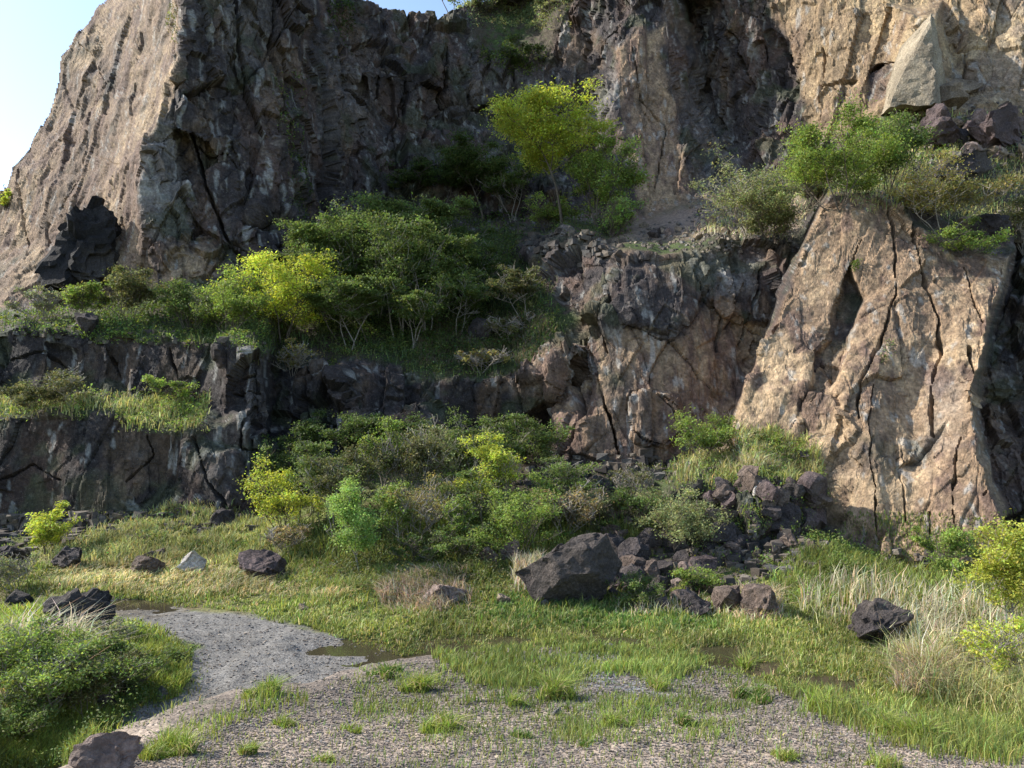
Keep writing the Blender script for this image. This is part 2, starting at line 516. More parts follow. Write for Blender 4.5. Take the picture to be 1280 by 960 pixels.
def lookup(arr, px, py):
    """bilinear read of a grid array at pixel coordinates"""
    u = np.clip((px - GX0) / ST, 0, len(gx) - 1.001)
    v = np.clip((py - GY0) / ST, 0, len(gy) - 1.001)
    i, j = u.astype(int), v.astype(int)
    fu, fv = u - i, v - j
    if arr.ndim == 3: fu, fv = fu[..., None], fv[..., None]
    return (arr[j, i] * (1 - fu) + arr[j, i + 1] * fu) * (1 - fv) + (arr[j + 1, i] * (1 - fu) + arr[j + 1, i + 1] * fu) * fv

def blur(a, n=1):
    for _ in range(n):
        a = np.pad(a, [(1, 1), (1, 1)] + [(0, 0)] * (a.ndim - 2), mode='edge')
        a = (a[:-2, 1:-1] + a[2:, 1:-1] + a[1:-1, :-2] + a[1:-1, 2:] + 2 * a[1:-1, 1:-1]) / 6
    return a

# wobble the break lines so that no edge is ruler straight
pw = np.stack([PX / 26, PY / 26, PX * 0], -1)
WX = PX + 3.6 * fbm(pw, 4, 101)
WY = PY + 3.4 * fbm(pw + 50, 4, 111)
base = lookup(base, WX, WY)
base = blur(base, 1)
D0 = 1 / base

# soft (earth covered) parts of the cliff, traced
SOFT = [
    [(-230, 410), (0, 408), (100, 414), (200, 427), (270, 433), (345, 440), (460, 448), (520, 468), (560, 476), (650, 458), (720, 398), (690, 370), (668, 335), (640, 310), (668, 300), (660, 290), (520, 285), (450, 275), (390, 290), (370, 325), (300, 350), (200, 366), (100, 380), (0, 392), (-230, 402)],
    [(-230, 533), (0, 522), (140, 514), (190, 538), (250, 542), (262, 495), (200, 497), (100, 491), (0, 493), (-230, 502)],
    [(345, 570), (460, 556), (600, 580), (690, 592), (745, 596), (830, 586), (900, 562), (960, 575), (1025, 600), (1020, 618), (985, 600), (930, 597), (870, 600), (815, 610), (760, 655), (830, 690), (900, 720), (345, 760), (340, 640)],
    [(705, 284), (745, 296), (772, 314), (800, 320), (860, 314), (905, 296), (990, 294), (1030, 245), (1100, 238), (1150, 262), (1200, 290), (1270, 300), (1500, 290), (1500, 150), (1280, 142), (1165, 140), (1100, 150), (1040, 196), (992, 236), (922, 250), (868, 254), (800, 276), (760, 276), (700, 272)],
    [(590, 42), (612, 68), (650, 73), (690, 58), (720, 0), (600, -5)],
]
soft = np.zeros(PX.shape)
for s in SOFT:
    soft = np.maximum(soft, region(WX, WY, s, 5))

# cracks: polylines with width (px) and depth (m)
CRACKS = [
    ([(732, 425), (748, 470), (762, 520), (772, 575)], 4.5, 1.0),
    ([(720, 440), (700, 478), (735, 470), (722, 418)], 2.5, 0.35),
    ([(690, 495), (740, 468), (728, 420)], 4, 0.7),
    ([(755, 380), (750, 410), (758, 440)], 2.5, 0.3),
    ([(785, 400), (810, 420), (840, 425)], 2.5, 0.3),
    ([(783, 500), (790, 535), (830, 560), (855, 540), (850, 510), (812, 485), (788, 492), (783, 510)], 2.6, 0.35),
    ([(815, 487), (845, 515), (860, 550)], 2.2, 0.3),
    ([(240, 165), (255, 220), (270, 265), (285, 300), (303, 325)], 4, 1.0),
    ([(250, 185), (262, 200), (280, 193), (300, 215)], 2.4, 0.4),
    ([(175, 30), (166, 90), (160, 160), (158, 200)], 1.8, 0.25),
    ([(118, 110), (112, 170), (100, 220), (75, 260)], 1.8, 0.22),
    ([(160, 210), (150, 260), (155, 300)], 2, 0.2),
    ([(62, 280), (58, 310)], 4, 0.5), ([(20, 210), (30, 270), (36, 320)], 2.5, 0.4),
    ([(340, 0), (345, 60), (352, 110), (366, 180), (368, 280)], 4, 0.7),
    ([(305, 290), (330, 286), (345, 275)], 3.5, 0.5),
    ([(1062, 335), (1045, 380), (1035, 420), (1020, 440)], 3.5, 0.5),
    ([(1113, 255), (1116, 290), (1122, 340), (1112, 400), (1095, 440), (1075, 480), (1070, 520)], 4, 0.45),
    ([(1078, 300), (1060, 345), (1040, 400)], 2.2, 0.2),
    ([(1140, 270), (1150, 330), (1172, 395), (1176, 440), (1160, 490), (1165, 540)], 4, 0.5),
    ([(1205, 330), (1222, 380), (1230, 400)], 2, 0.3), ([(1212, 430), (1218, 470), (1208, 500)], 4.5, 0.7),
    ([(1095, 480), (1090, 520), (1085, 560), (1095, 620), (1100, 680)], 3.5, 0.4),
    ([(1200, 545), (1192, 600), (1195, 660), (1190, 700)], 2.5, 0.35),
    ([(1130, 560), (1128, 610), (1132, 650)], 2, 0.2), ([(1160, 640), (1165, 700)], 2.2, 0.25),
    ([(1238, 575), (1245, 600), (1228, 620)], 2.5, 0.3),
    ([(1088, 90), (1100, 82), (1118, 78)], 5, 0.9), ([(1035, 110), (1055, 104), (1072, 98)], 3.5, 0.6),
    ([(975, 50), (990, 100), (985, 150), (996, 190)], 3.5, 0.5), ([(1030, 60), (1032, 95), (1028, 130)], 3, 0.4),
    ([(900, 0), (925, 60), (945, 120)], 4, 0.6), ([(845, 20), (858, 90), (880, 150), (895, 210)], 4, 0.8),
    ([(790, 60), (800, 120), (835, 160), (820, 240)], 2.5, 0.3),
    ([(560, 60), (555, 110), (540, 150), (525, 180)], 4, 0.7), ([(430, 60), (432, 110), (452, 130), (455, 165)], 4, 0.8),
    ([(640, 80), (642, 115), (610, 130), (580, 145)], 3.5, 0.6), ([(700, 40), (690, 90), (680, 140)], 3.5, 0.6),
    ([(480, 30), (485, 80), (475, 120)], 3, 0.4), ([(505, 120), (490, 160), (500, 200)], 3, 0.5),
    ([(770, 30), (750, 60), (735, 90)], 3.5, 0.6), ([(660, 110), (700, 120), (720, 100)], 3, 0.5),
    ([(870, 340), (880, 380), (900, 400), (895, 440)], 2.8, 0.35), ([(955, 335), (945, 380), (925, 430)], 3.5, 0.5),
    ([(0, 450), (60, 440), (90, 470)], 3, 0.3), ([(135, 430), (150, 470)], 4, 0.4), ([(210, 440), (225, 480)], 3, 0.4),
    ([(160, 600), (190, 570), (185, 545)], 3, 0.35), ([(245, 550), (262, 600), (285, 640)], 4, 0.5), ([(0, 600), (40, 580), (70, 600)], 3, 0.3),
    ([(290, 470), (328, 468)], 3, 0.4), ([(290, 490), (328, 492)], 3, 0.4), ([(308, 515), (300, 560), (310, 620)], 3.5, 0.5), ([(280, 560), (330, 565)], 2.6, 0.3),
    ([(430, 470), (425, 520), (430, 560)], 3.5, 0.6), ([(385, 460), (390, 540)], 3.5, 0.6),
    ([(640, 520), (610, 530), (585, 540)], 3.5, 0.5),
]
crack = np.zeros(PX.shape)
crw = np.zeros(PX.shape)
for pts, w, dep in CRACKS:
    P_ = np.array(pts, float)
    x0, x1, y0, y1 = P_[:, 0].min() - 25, P_[:, 0].max() + 25, P_[:, 1].min() - 25, P_[:, 1].max() + 25
    i0, i1, j0, j1 = int(max((x0 - GX0) / ST, 0)), int((x1 - GX0) / ST), int(max((y0 - GY0) / ST, 0)), int((y1 - GY0) / ST)
    X, Y = WX[j0:j1, i0:i1], WY[j0:j1, i0:i1]
    dd = np.full(X.shape, 1e9)
    for (ax, ay), (bx, by) in zip(P_, P_[1:]):
        t = np.clip(((X - ax) * (bx - ax) + (Y - ay) * (by - ay)) / ((bx - ax) ** 2 + (by - ay) ** 2), 0, 1)
        dd = np.minimum(dd, np.hypot(X - ax - t * (bx - ax), Y - ay - t * (by - ay)))
    ww = w * .58 * (0.10 + 1.3 * (vnoise(np.stack([X / 14, Y / 14, X * 0], -1), 77) * .5 + .5))
    k = np.clip(1 - dd / np.maximum(ww, .3), 0, 1) ** 0.7
    crack[j0:j1, i0:i1] = np.maximum(crack[j0:j1, i0:i1], k * dep)
    crw[j0:j1, i0:i1] = np.maximum(crw[j0:j1, i0:i1], np.clip(1 - dd / (ww * 1.3), 0, 1))
# hollows and bosses: polygon, metres (positive = cut in)
SHAPES = [
    ([(1062, 338), (1080, 375), (1066, 420), (1052, 470), (1040, 500), (1010, 495), (1012, 455), (1035, 425), (1045, 380)], 0.75, 5),
    ([(1000, 500), (1050, 495), (1060, 550), (1000, 560)], 0.35, 6),
    ([(785, 497), (812, 484), (850, 500), (858, 545), (830, 562), (790, 545)], -0.35, 3),
    ([(765, 335), (870, 330), (885, 355), (862, 395), (840, 415), (790, 405), (768, 372)], -0.45, 4),
    ([(690, 345), (755, 340), (760, 372), (720, 400)], -0.4, 4),
    ([(880, 335), (962, 325), (962, 400), (930, 410), (890, 390)], -0.55, 5),
    ([(680, 505), (640, 540), (610, 570), (700, 575), (705, 530)], 0.8, 8),
    ([(1085, 88), (1118, 76), (1110, 120), (1085, 140)], 0.25, 5),
    ([(1195, 62), (1210, 65), (1212, 110), (1200, 115)], 0.8, 4),
    ([(960, 40), (992, 60), (990, 120), (970, 100)], 0.5, 8),
    ([(425, 95), (458, 100), (460, 135), (432, 130)], 0.9, 5),
    ([(545, 130), (590, 128), (625, 150), (570, 168), (540, 160)], 1.0, 8),
    ([(375, 455), (425, 458), (430, 540), (380, 550)], -0.4, 6),
    ([(440, 470), (540, 480), (545, 540), (445, 545)], -0.5, 6),
    ([(300, 280), (345, 262), (368, 285), (350, 300), (315, 296)], 0.6, 5),
    ([(140, 420), (165, 425), (160, 490), (135, 480)], 0.5, 6), ([(60, 430), (95, 440), (90, 485), (65, 480)], 0.4, 6),
    ([(235, 560), (300, 565), (290, 640), (240, 630)], -0.4, 8),
]
shp = np.zeros(PX.shape)
for poly, dep, fe in SHAPES:
    shp += dep * region(WX, WY, poly, fe)

Wp = unproj(PX, PY, D0 + shp)
def normals(W):
    dx = np.gradient(W, axis=1)
    dy = np.gradient(W, axis=0)
    n = np.cross(dx, dy)
    n /= np.linalg.norm(n, axis=-1, keepdims=True) + 1e-9
    flip = n[..., 1] > 0
    s = np.where((n * (W - np.array([0, 0, CAMZ]))).sum(-1) > 0, -1.0, 1.0)
    return n * s[..., None]
nrm = normals(blur(Wp, 3))
hard = 1 - soft
# how blocky each part is: the pale slabs are smoother than the dark back walls
SMOOTH = [
    [(-230, 395), (0, 390), (200, 362), (182, 300), (183, 240), (190, 180), (213, 130), (232, 0), (240, -200), (-200, -200)],
    [(1028, 256), (1100, 244), (1155, 288), (1262, 320), (1218, 480), (1250, 640), (1256, 705), (1040, 650), (915, 548)],
    [(735, 430), (800, 400), (890, 400), (930, 420), (918, 545), (830, 585), (745, 592)],
    [(760, 60), (840, 0), (850, 150), (868, 250), (800, 280), (775, 200)],
    [(0, 410), (270, 432), (330, 600), (300, 650), (0, 672)],
]
sm = np.zeros(PX.shape)
for s in SMOOTH:
    sm = np.maximum(sm, region(WX, WY, s, 12))
sm = np.maximum(sm, .72 * region(WX, WY, [(960, 0), (985, 60), (1010, 190), (1100, 150), (1500, 150), (1500, -300), (930, -300)], 18))
for s in ([(765, 330), (885, 330), (866, 400), (790, 410)], [(690, 345), (755, 340), (760, 372), (720, 400)], [(552, 480), (680, 478), (690, 535), (560, 522)], [(1120, 100), (1150, 22), (1180, 20), (1165, 135), (1095, 140)]):
    sm = np.maximum(sm, .9 * region(WX, WY, s, 6))
for s in ([(1000, 440), (1045, 440), (1060, 500), (1100, 530), (1095, 585), (1030, 590), (990, 560)], [(1105, 250), (1158, 285), (1180, 400), (1160, 430), (1118, 400)], [(1100, 560), (1180, 530), (1215, 560), (1190, 600), (1110, 600)]):
    sm = sm * (1 - .5 * region(WX, WY, s, 10))
# jointing coordinates: blocks taller than wide, leaning a little
q = Wp + 0.16 * np.stack([vnoise(Wp * 0.35, 1), vnoise(Wp * 0.35, 2), vnoise(Wp * 0.35, 3)], -1)
slabw = region(WX, WY, SMOOTH[1], 14)
lean = 0.10 + 0.24 * slabw
q = q - np.stack([lean * q[..., 2], q[..., 1] * 0, q[..., 2] * 0], -1)
WL = Wp + 0.06 * np.stack([vnoise(Wp * .5, 7), vnoise(Wp * .5, 8), vnoise(Wp * .5, 9)], -1)
WL = WL - np.stack([lean * WL[..., 2], WL[..., 1] * 0, WL[..., 2] * 0], -1)
v1, e1 = cells(q * np.array([0.34, 0.30, 0.15]), 11)
v2, e2 = cells(q * np.array([0.85, 0.75, 0.42]), 23)
v3, e3 = cells(q * np.array([2.1, 1.9, 1.2]), 37)
amp = 1 - 0.72 * sm
amp = 1 - 0.88 * sm
disp = amp * (0.95 * v1 + 0.50 * v2) + (0.16 * (1 - .7 * sm)) * v3
fis = sstep(-.1, .5, vnoise(Wp * .6 + 30, 55))
disp -= fis * (amp * 0.35 * np.clip(1 - e1 / 0.035, 0, 1) + amp * 0.12 * np.clip(1 - e2 / 0.04, 0, 1))
v4, e4 = cells(WL * np.array([0.42, 0.3, 0.05]) + 40, 53, 0.45)
v5, e5 = cells(WL * np.array([1.5, 1.0, 0.20]) + 40, 57, 0.35)
disp += sm * (0.30 * v4 + 0.08 * v5 - .09 * np.clip(1 - e4 / .02, 0, 1) * sstep(-.3, .3, vnoise(Wp * .3, 58)))
disp += (1 - sm) * 0.30 * v4
flute = fbm(q * np.array([1.1, 1.1, 0.16]), 4, 61)
disp += (0.09 - .05 * sm) * flute + (0.25 - .14 * sm) * fbm(q * np.array([.25, .25, .12]), 3, 71) + (0.07 - .045 * sm) * fbm(q * 1.8, 5, 81, .6)
pit = sstep(.62, .8, vnoise(q * np.array([2.2, 2.2, 1.2]), 85)) * sm
disp -= .07 * pit
disp = disp * (1 - .38 * slabw) * hard + soft * (0.30 * fbm(Wp * 0.5, 4, 91) + 0.08 * fbm(Wp * 2.5, 3, 95))
edge = sstep(0, 1, hard)
disp -= crack
# where the surface turns edge-on keep the relief broad, so that no fins form
dW = np.maximum(np.linalg.norm(np.gradient(Wp, axis=1), axis=-1), np.linalg.norm(np.gradient(Wp, axis=0), axis=-1)) / (Wp[..., 1] * ST / 960)
steep = sstep(2.0, 4.5, blur(dW, 3))
disp = disp * (1 - steep) + blur(disp, 14) * .6 * steep
nb_ = blur(nrm, 12); nb_ /= np.linalg.norm(nb_, axis=-1, keepdims=True) + 1e-9
nrm = nrm * (1 - steep[..., None]) + nb_ * steep[..., None]
W = Wp + nrm * disp[..., None]
Wb = blur(W, 3)
W = W * (1 - steep[..., None]) + Wb * steep[..., None]
CW = W                      # final cliff grid in the world

# colour of the rock: fresh tan faces, dark weathered crust, grey, moss; some light and shade painted in
TAN = [
    ([(-230, 395), (0, 392), (200, 365), (182, 300), (183, 240), (190, 180), (213, 130), (225, 60), (235, -200), (-200, -200)], 0.68, 5),
    ([(1028, 254), (1100, 242), (1155, 286), (1264, 318), (1218, 480), (1230, 560), (1260, 640), (1260, 780), (1100, 780), (1040, 650), (912, 548)], 1.0, 6),
    ([(735, 432), (790, 408), (850, 418), (900, 360), (962, 420), (918, 560), (745, 600), (690, 500)], 0.72, 16),
    ([(640, 456), (665, 440), (690, 440), (705, 470), (690, 490)], 0.8, 8),
    ([(765, 60), (830, 30), (842, 120), (860, 250), (800, 280), (785, 200)], 0.9, 12),
    ([(960, 0), (985, 60), (1010, 190), (1100, 160), (1500, 150), (1500, -300), (930, -300)], 1.0, 20),
    ([(190, 300), (235, 285), (300, 340), (260, 360), (200, 365)], 0.6, 10),
    ([(230, 180), (260, 200), (300, 300), (280, 345), (240, 300)], 0.3, 16),
    ([(110, 570), (180, 590), (170, 650), (90, 640)], 0.35, 22),
    ([(700, 260), (860, 250), (1000, 240), (960, 290), (800, 300)], 0.7, 16),
    ([(1150, 60), (1280, 60), (1280, 135), (1100, 140)], 1.0, 10),
    ([(1224, 500), (1290, 540), (1290, 600), (1230, 590)], 0.4, 14),
]
tan = np.zeros(PX.shape)
for poly, a, fe in TAN:
    tan = np.maximum(tan, a * region(WX, WY, poly, fe))
GREY = [
    ([(183, 240), (190, 180), (213, 132), (228, 220), (236, 280), (205, 302), (184, 300)], 1.0, 5),
    ([(725, 150), (765, 75), (772, 130), (745, 185)], 0.9, 6),  # sunlit streak left of the column, painted in as pale grey
    ([(850, 100), (880, 60), (925, 200), (930, 245), (870, 250)], 0.55, 14),
    ([(270, 0), (330, 0), (335, 80), (280, 90)], 0.55, 16),
    ([(860, 320), (950, 322), (940, 365), (870, 370)], 0.85, 10),
    ([(700, 280), (740, 270), (775, 320), (710, 325)], 0.6, 8),
    ([(310, 440), (330, 440), (330, 600), (285, 640), (240, 570), (290, 520)], 0.5, 10),
    ([(1160, 470), (1200, 460), (1200, 560), (1150, 570)], 0.4, 14),
    ([(1210, 130), (1240, 40), (1240, -50), (1290, -50), (1290, 130)], 0.35, 14),
    ([(400, 60), (470, 60), (470, 180), (400, 180)], 0.35, 20), ([(560, 80), (720, 80), (720, 160), (560, 150)], 0.35, 20),
]
grey = np.zeros(PX.shape)
for poly, a, fe in GREY:
    grey = np.maximum(grey, a * region(WX, WY, poly, fe))
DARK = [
    ([(1060, 340), (1082, 378), (1060, 440), (1040, 500), (1000, 560), (1000, 500), (1030, 430)], 0.55, 6),  # shade of the slab hollow, painted dark
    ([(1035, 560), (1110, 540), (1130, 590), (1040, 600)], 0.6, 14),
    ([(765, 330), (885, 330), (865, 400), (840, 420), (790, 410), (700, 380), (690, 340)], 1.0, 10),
    ([(840, 0), (880, 0), (900, 60), (990, 190), (975, 235), (915, 180), (880, 90), (862, 160)], 0.9, 12),  # recess right of the column, its shade painted into the colour
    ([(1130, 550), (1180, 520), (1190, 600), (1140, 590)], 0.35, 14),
    ([(1085, 88), (1118, 76), (1110, 120), (1085, 140)], 0.7, 5),  # colour darkened over the cut-in hollow
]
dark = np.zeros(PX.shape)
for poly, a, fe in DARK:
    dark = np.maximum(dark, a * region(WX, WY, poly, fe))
pc = Wp
s1 = fbm(pc * np.array([.9, .9, .28]), 5, 201)
s2 = fbm(pc * np.array([2.6, 2.6, .35]), 4, 211)
s3 = fbm(pc * 0.35, 4, 221)
s4 = fbm(pc * 3.1, 4, 231, .6)
tan_w = np.clip(tan * (1 - dark) + (0.30 * s1 + .22 * s2) * (tan > .02) + 0.20 * s3 - .04 * (tan < .5), 0, 1)
tan_w = sstep(0.12, 0.85, tan_w)
C_DARK = np.array([0.050, 0.044, 0.045])
C_PURP = np.array([0.128, 0.090, 0.074])
C_TAN = np.array([0.232, 0.170, 0.116])
C_TAN2 = np.array([0.345, 0.265, 0.175])
C_GREY = np.array([0.185, 0.178, 0.172])
def mixc(a, b, t): return a + (b - a) * t[..., None]
tcol = mixc(np.broadcast_to(C_TAN, PX.shape + (3,)), C_TAN2, sstep(-.2, .7, s3 + .5 * s4))
yel = region(WX, WY, TAN[5][0], 30)
tcol = mixc(tcol, tcol * np.array([1.06, 1.10, 1.04]), yel)
tcol = mixc(tcol, C_PURP, (0.92 - .45 * yel) * sstep(-.12, 0.5, s1 * .8 + s2 * .6 - 0.05))
dcol = mixc(np.broadcast_to(C_DARK, PX.shape + (3,)), C_PURP * .8, sstep(-.3, .8, s1 - .4 * s3))
dcol = mixc(dcol, C_TAN * .75, .6 * sstep(.25, .7, s3 + .5 * s1))
dcol = mixc(dcol, C_GREY, 0.55 * sstep(0.15, 0.8, s2 * .7 + s4 * .5))
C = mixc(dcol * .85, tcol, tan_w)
C = mixc(C, C_GREY * 1.05, np.clip(grey * (0.75 + .5 * s4), 0, 1))
C = mixc(C, C * 0.62, sstep(.35, .8, s2) * .6)
# broken surface: small chips of fresh and weathered rock
ch = fbm(Wp * np.array([4.5, 4.5, 3.0]), 4, 271, .7)
ch2 = vnoise(Wp * 11, 277)
C = C * (1 + .38 * ch + .16 * ch2)[..., None]
C = mixc(C, C_GREY * np.array([1.3, 1.22, 1.1]), .40 * sstep(.45, .8, fbm(Wp * np.array([3, 3, 2.2]), 4, 281, .7)) * (1 - .6 * tan_w))
C = C * (1 + tan_w[..., None] * np.array([.075, .0, -.08]))
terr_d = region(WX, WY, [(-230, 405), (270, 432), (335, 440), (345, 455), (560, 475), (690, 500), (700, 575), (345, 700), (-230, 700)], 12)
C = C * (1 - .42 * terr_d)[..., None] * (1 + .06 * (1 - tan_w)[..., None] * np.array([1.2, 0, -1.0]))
C = np.clip(C, .012, .7)
# pale mineral runs
C = mixc(C, np.array([.36, .35, .32]), 0.5 * sstep(.52, .8, fbm(pc * np.array([3.5, 3.5, .3]), 3, 251)))
soil = mixc(np.broadcast_to(np.array([.075, .06, .04]), PX.shape + (3,)), np.array([.06, .085, .025]), sstep(-.4, .4, s4 + s3))
rub = region(WX, WY, [(760, 300), (1000, 290), (1000, 235), (920, 245), (800, 275)], 10)
soil = mixc(soil, np.array([.27, .2, .15]), rub)
soil = soil * (1 - .35 * region(WX, WY, [(345, 460), (720, 470), (720, 290), (345, 290)], 10))[..., None]  # gully slope soil darkened, shade painted into its colour
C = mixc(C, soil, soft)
moss = sstep(.25, .7, fbm(pc * 0.7, 4, 261) + 0.55 * np.clip(nrm[..., 2], 0, 1) - 0.1) * (1 - tan_w) * hard
C = mixc(C, np.array([.05, .062, .028]), .5 * moss)

SKY = [(-999, -999), (-999, 215), (-60, 240), (0, 236), (8, 230), (14, 206), (35, 188), (46, 165), (62, 138), (70, 100), (76, 68), (95, 40), (112, 25), (120, 8), (132, 0), (150, -40), (200, -140), (260, -175), (330, -150), (400, -70), (440, -15), (455, 0), (490, 12), (520, 17), (545, 19), (570, 12), (610, 0), (680, -40), (760, -120), (900, -200), (1600, -250), (1600, -999)]
skyd = poly_sd(WX * .4 + PX * .6, WY * .4 + PY * .6, SKY)
keep = skyd < 0

def grid_faces(keep, extra=None):
    h, w = keep.shape
    idx = np.arange(h * w).reshape(h, w)
    m = keep[:-1, :-1] & keep[1:, :-1] & keep[:-1, 1:] & keep[1:, 1:]
    f = np.stack([idx[:-1, :-1][m], idx[1:, :-1][m], idx[1:, 1:][m], idx[:-1, 1:][m]], -1)
    return f, m
faces, fm = grid_faces(keep)
# close the crest: carry the border back over the top of the hill
Vv = W.reshape(-1, 3)
Cc = C.reshape(-1, 3)
ed = {}
h_, w_ = keep.shape
def border_edges():
    idx = np.arange(h_ * w_).reshape(h_, w_)
    pad = np.pad(fm, 1)
    out = []
    up = fm & ~pad[:-2, 1:-1]
    out.append(np.stack([idx[:-1, 1:][up], idx[:-1, :-1][up]], -1))
    lf = fm & ~pad[1:-1, :-2]
    out.append(np.stack([idx[:-1, :-1][lf], idx[1:, :-1][lf]], -1))
    rt = fm & ~pad[1:-1, 2:]
    out.append(np.stack([idx[1:, 1:][rt], idx[:-1, 1:][rt]], -1))
    return np.concatenate(out)
be = border_edges()
uniq, inv = np.unique(be.ravel(), return_inverse=True)
n0 = len(Vv)
rings = [Vv[uniq]]
for dyy, dzz in ((1.2, 0.15), (5, -.4), (16, -3.0), (45, -20)):
    r = Vv[uniq] + np.array([0, dyy, dzz])
    r = r + 0.25 * np.stack([vnoise(r * .6, 3), vnoise(r * .6, 4), vnoise(r * .6, 5)], -1)
    rings.append(r)
allV = [Vv] + rings[1:]
ids = [uniq] + [n0 + k * len(uniq) + np.arange(len(uniq)) for k in range(len(rings) - 1)]
ef = []
bi = inv.reshape(-1, 2)
for k in range(len(rings) - 1):
    ef.append(np.stack([ids[k][bi[:, 0]], ids[k][bi[:, 1]], ids[k + 1][bi[:, 1]], ids[k + 1][bi[:, 0]]], -1))
AV = np.concatenate(allV)
AC = np.concatenate([Cc] + [Cc[uniq] * .8] * (len(rings) - 1))
AF = np.concatenate([faces] + ef)
used = np.zeros(len(AV), bool)
used[AF.ravel()] = True
rm = np.cumsum(used) - 1
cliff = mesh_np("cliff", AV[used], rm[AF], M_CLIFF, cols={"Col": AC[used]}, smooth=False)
tag(cliff, kind="structure")

def on_cliff(px, py):
    """world point of the cliff surface seen at a photo pixel"""
    return lookup(CW, np.asarray(px, float), np.asarray(py, float))

# ------------------------------------------------------------------ ground sheet
ny, nx = 620, 900
yy = np.concatenate([np.linspace(-6, 3.4, 24)[:-1], np.geomspace(3.4, 34, ny)])
uu = np.linspace(-0.95, 0.95, nx)
U, YY = np.meshgrid(uu, yy)
XX = U * (np.maximum(YY, 0) + 2.5)
ZZ = ground_h(XX, YY)
gpx, gpy = proj(XX, YY, ZZ)
gp = np.stack([XX, YY, ZZ * 0], -1)
n_a = fbm(gp * 0.9, 4, 301)
n_b = fbm(gp * 3.5, 4, 311)
n_c = fbm(gp * 0.3, 3, 321)
wx_, wy_ = gpx + 15 * fbm(gp * 1.2, 3, 331), gpy + 6 * fbm(gp * 1.2, 3, 341) + 2.5 * fbm(gp * 5, 3, 342)
front = YY > 3.0
road = np.where(front, region(wx_, wy_, ROAD, 5), 0)
md = poly_sd(XX + .3 * n_b, YY + .3 * n_a, MOUND)
grav = sstep(-0.75, 0.0, md + .25 * fbm(gp * 2.2, 3, 345))
G_GRASS = np.array([.12, .14, .045])
G_DRY = np.array([.26, .215, .115])
G_MUD = np.array([.085, .065, .038])
G_ROAD = np.array([.175, .165, .15])
G_GRAV = np.array([.185, .152, .125])
G_SAND = np.array([.34, .27, .21])
G_BLUE = np.array([.185, .187, .192])
gc = mixc(np.broadcast_to(G_GRASS, XX.shape + (3,)), G_DRY, sstep(-.1, .7, n_a) * .7)
gc = mixc(gc, G_MUD, sstep(.2, .7, n_b + n_c) * .6)
pondd = np.maximum(poly_sd(XX, YY, POND_W), poly_sd(XX, YY, POND2_W))
gc = mixc(gc, G_MUD, sstep(-1.0, .2, pondd))
gcol = mixc(np.broadcast_to(G_GRAV, XX.shape + (3,)), G_SAND, np.clip(sstep(8.2, 6.2, YY) * (0.7 + n_a) + sstep(.3, .8, n_c) * .4, 0, 1))
blue = region(gpx, gpy, [(640, 815), (800, 820), (860, 850), (800, 880), (700, 870)], 25) * front
gcol = mixc(gcol, G_BLUE, np.clip(blue * (.9 + n_b), 0, 1))
gcol = gcol * (1 + .22 * n_b)[..., None]
gc = mixc(gc, gcol, grav)
rcol = np.broadcast_to(G_ROAD, XX.shape + (3,)) * (1 + .18 * n_b + .15 * n_a)[..., None]
gc = mixc(gc, rcol, road * (1 - grav))
wet = region(wx_, wy_, [(100, 742), (160, 745), (240, 762), (200, 772), (140, 775), (100, 765)], 5) * .5 * front
gc = mixc(gc, G_MUD, wet)
gh, gw = XX.shape
gf, _ = grid_faces(np.ones((gh, gw), bool))
gV = np.stack([XX, YY, ZZ], -1).reshape(-1, 3)
ground = mesh_np("ground", gV, gf[:, ::-1], M_GROUND, cols={"Col": np.clip(gc, .01, 1).reshape(-1, 3)})
tag(ground, kind="structure")
# the plain around, out to the horizon
a = np.linspace(0, 2 * math.pi, 49)[:-1]
rr = np.array([0.0, 20, 60, 200, 900])
tv = np.concatenate([np.stack([np.cos(a) * r, np.sin(a) * r, a * 0 - 0.75], -1) for r in rr[1:]] + [np.array([[0, 0, -.75]])])
tf = []
for k in range(3):
    for j in range(48):
        tf.append((k * 48 + j, k * 48 + (j + 1) % 48, (k + 1) * 48 + (j + 1) % 48, (k + 1) * 48 + j))
t3 = [(192, j, (j + 1) % 48) for j in range(48)]
terr = mesh_np("terrain", tv, [np.array(tf), np.array(t3)], M_GROUND, cols={"Col": np.tile([.12, .12, .06], (len(tv), 1))})
tag(terr, kind="structure")

def water(name, poly, z):
    P_ = np.array(poly)
    st = 0.09
    ax = np.arange(P_[:, 0].min() - 1, P_[:, 0].max() + 1, st)
    ay = np.arange(P_[:, 1].min() - 1, P_[:, 1].max() + 1, st)
    X, Y = np.meshgrid(ax, ay)
    k = (ground_h(X, Y) < z + .03) & (poly_sd(X, Y, poly) > -.9)
    f, _ = grid_faces(k)
    v = np.stack([X, Y, X * 0 + z], -1).reshape(-1, 3)
    u = np.zeros(len(v), bool); u[f.ravel()] = True
    o = mesh_np(name, v[u], (np.cumsum(u) - 1)[f][:, ::-1], M_WATER)
    return tag(o, kind="structure")
water("water", POND_W, -0.045)
water("water", POND2_W, -0.045)
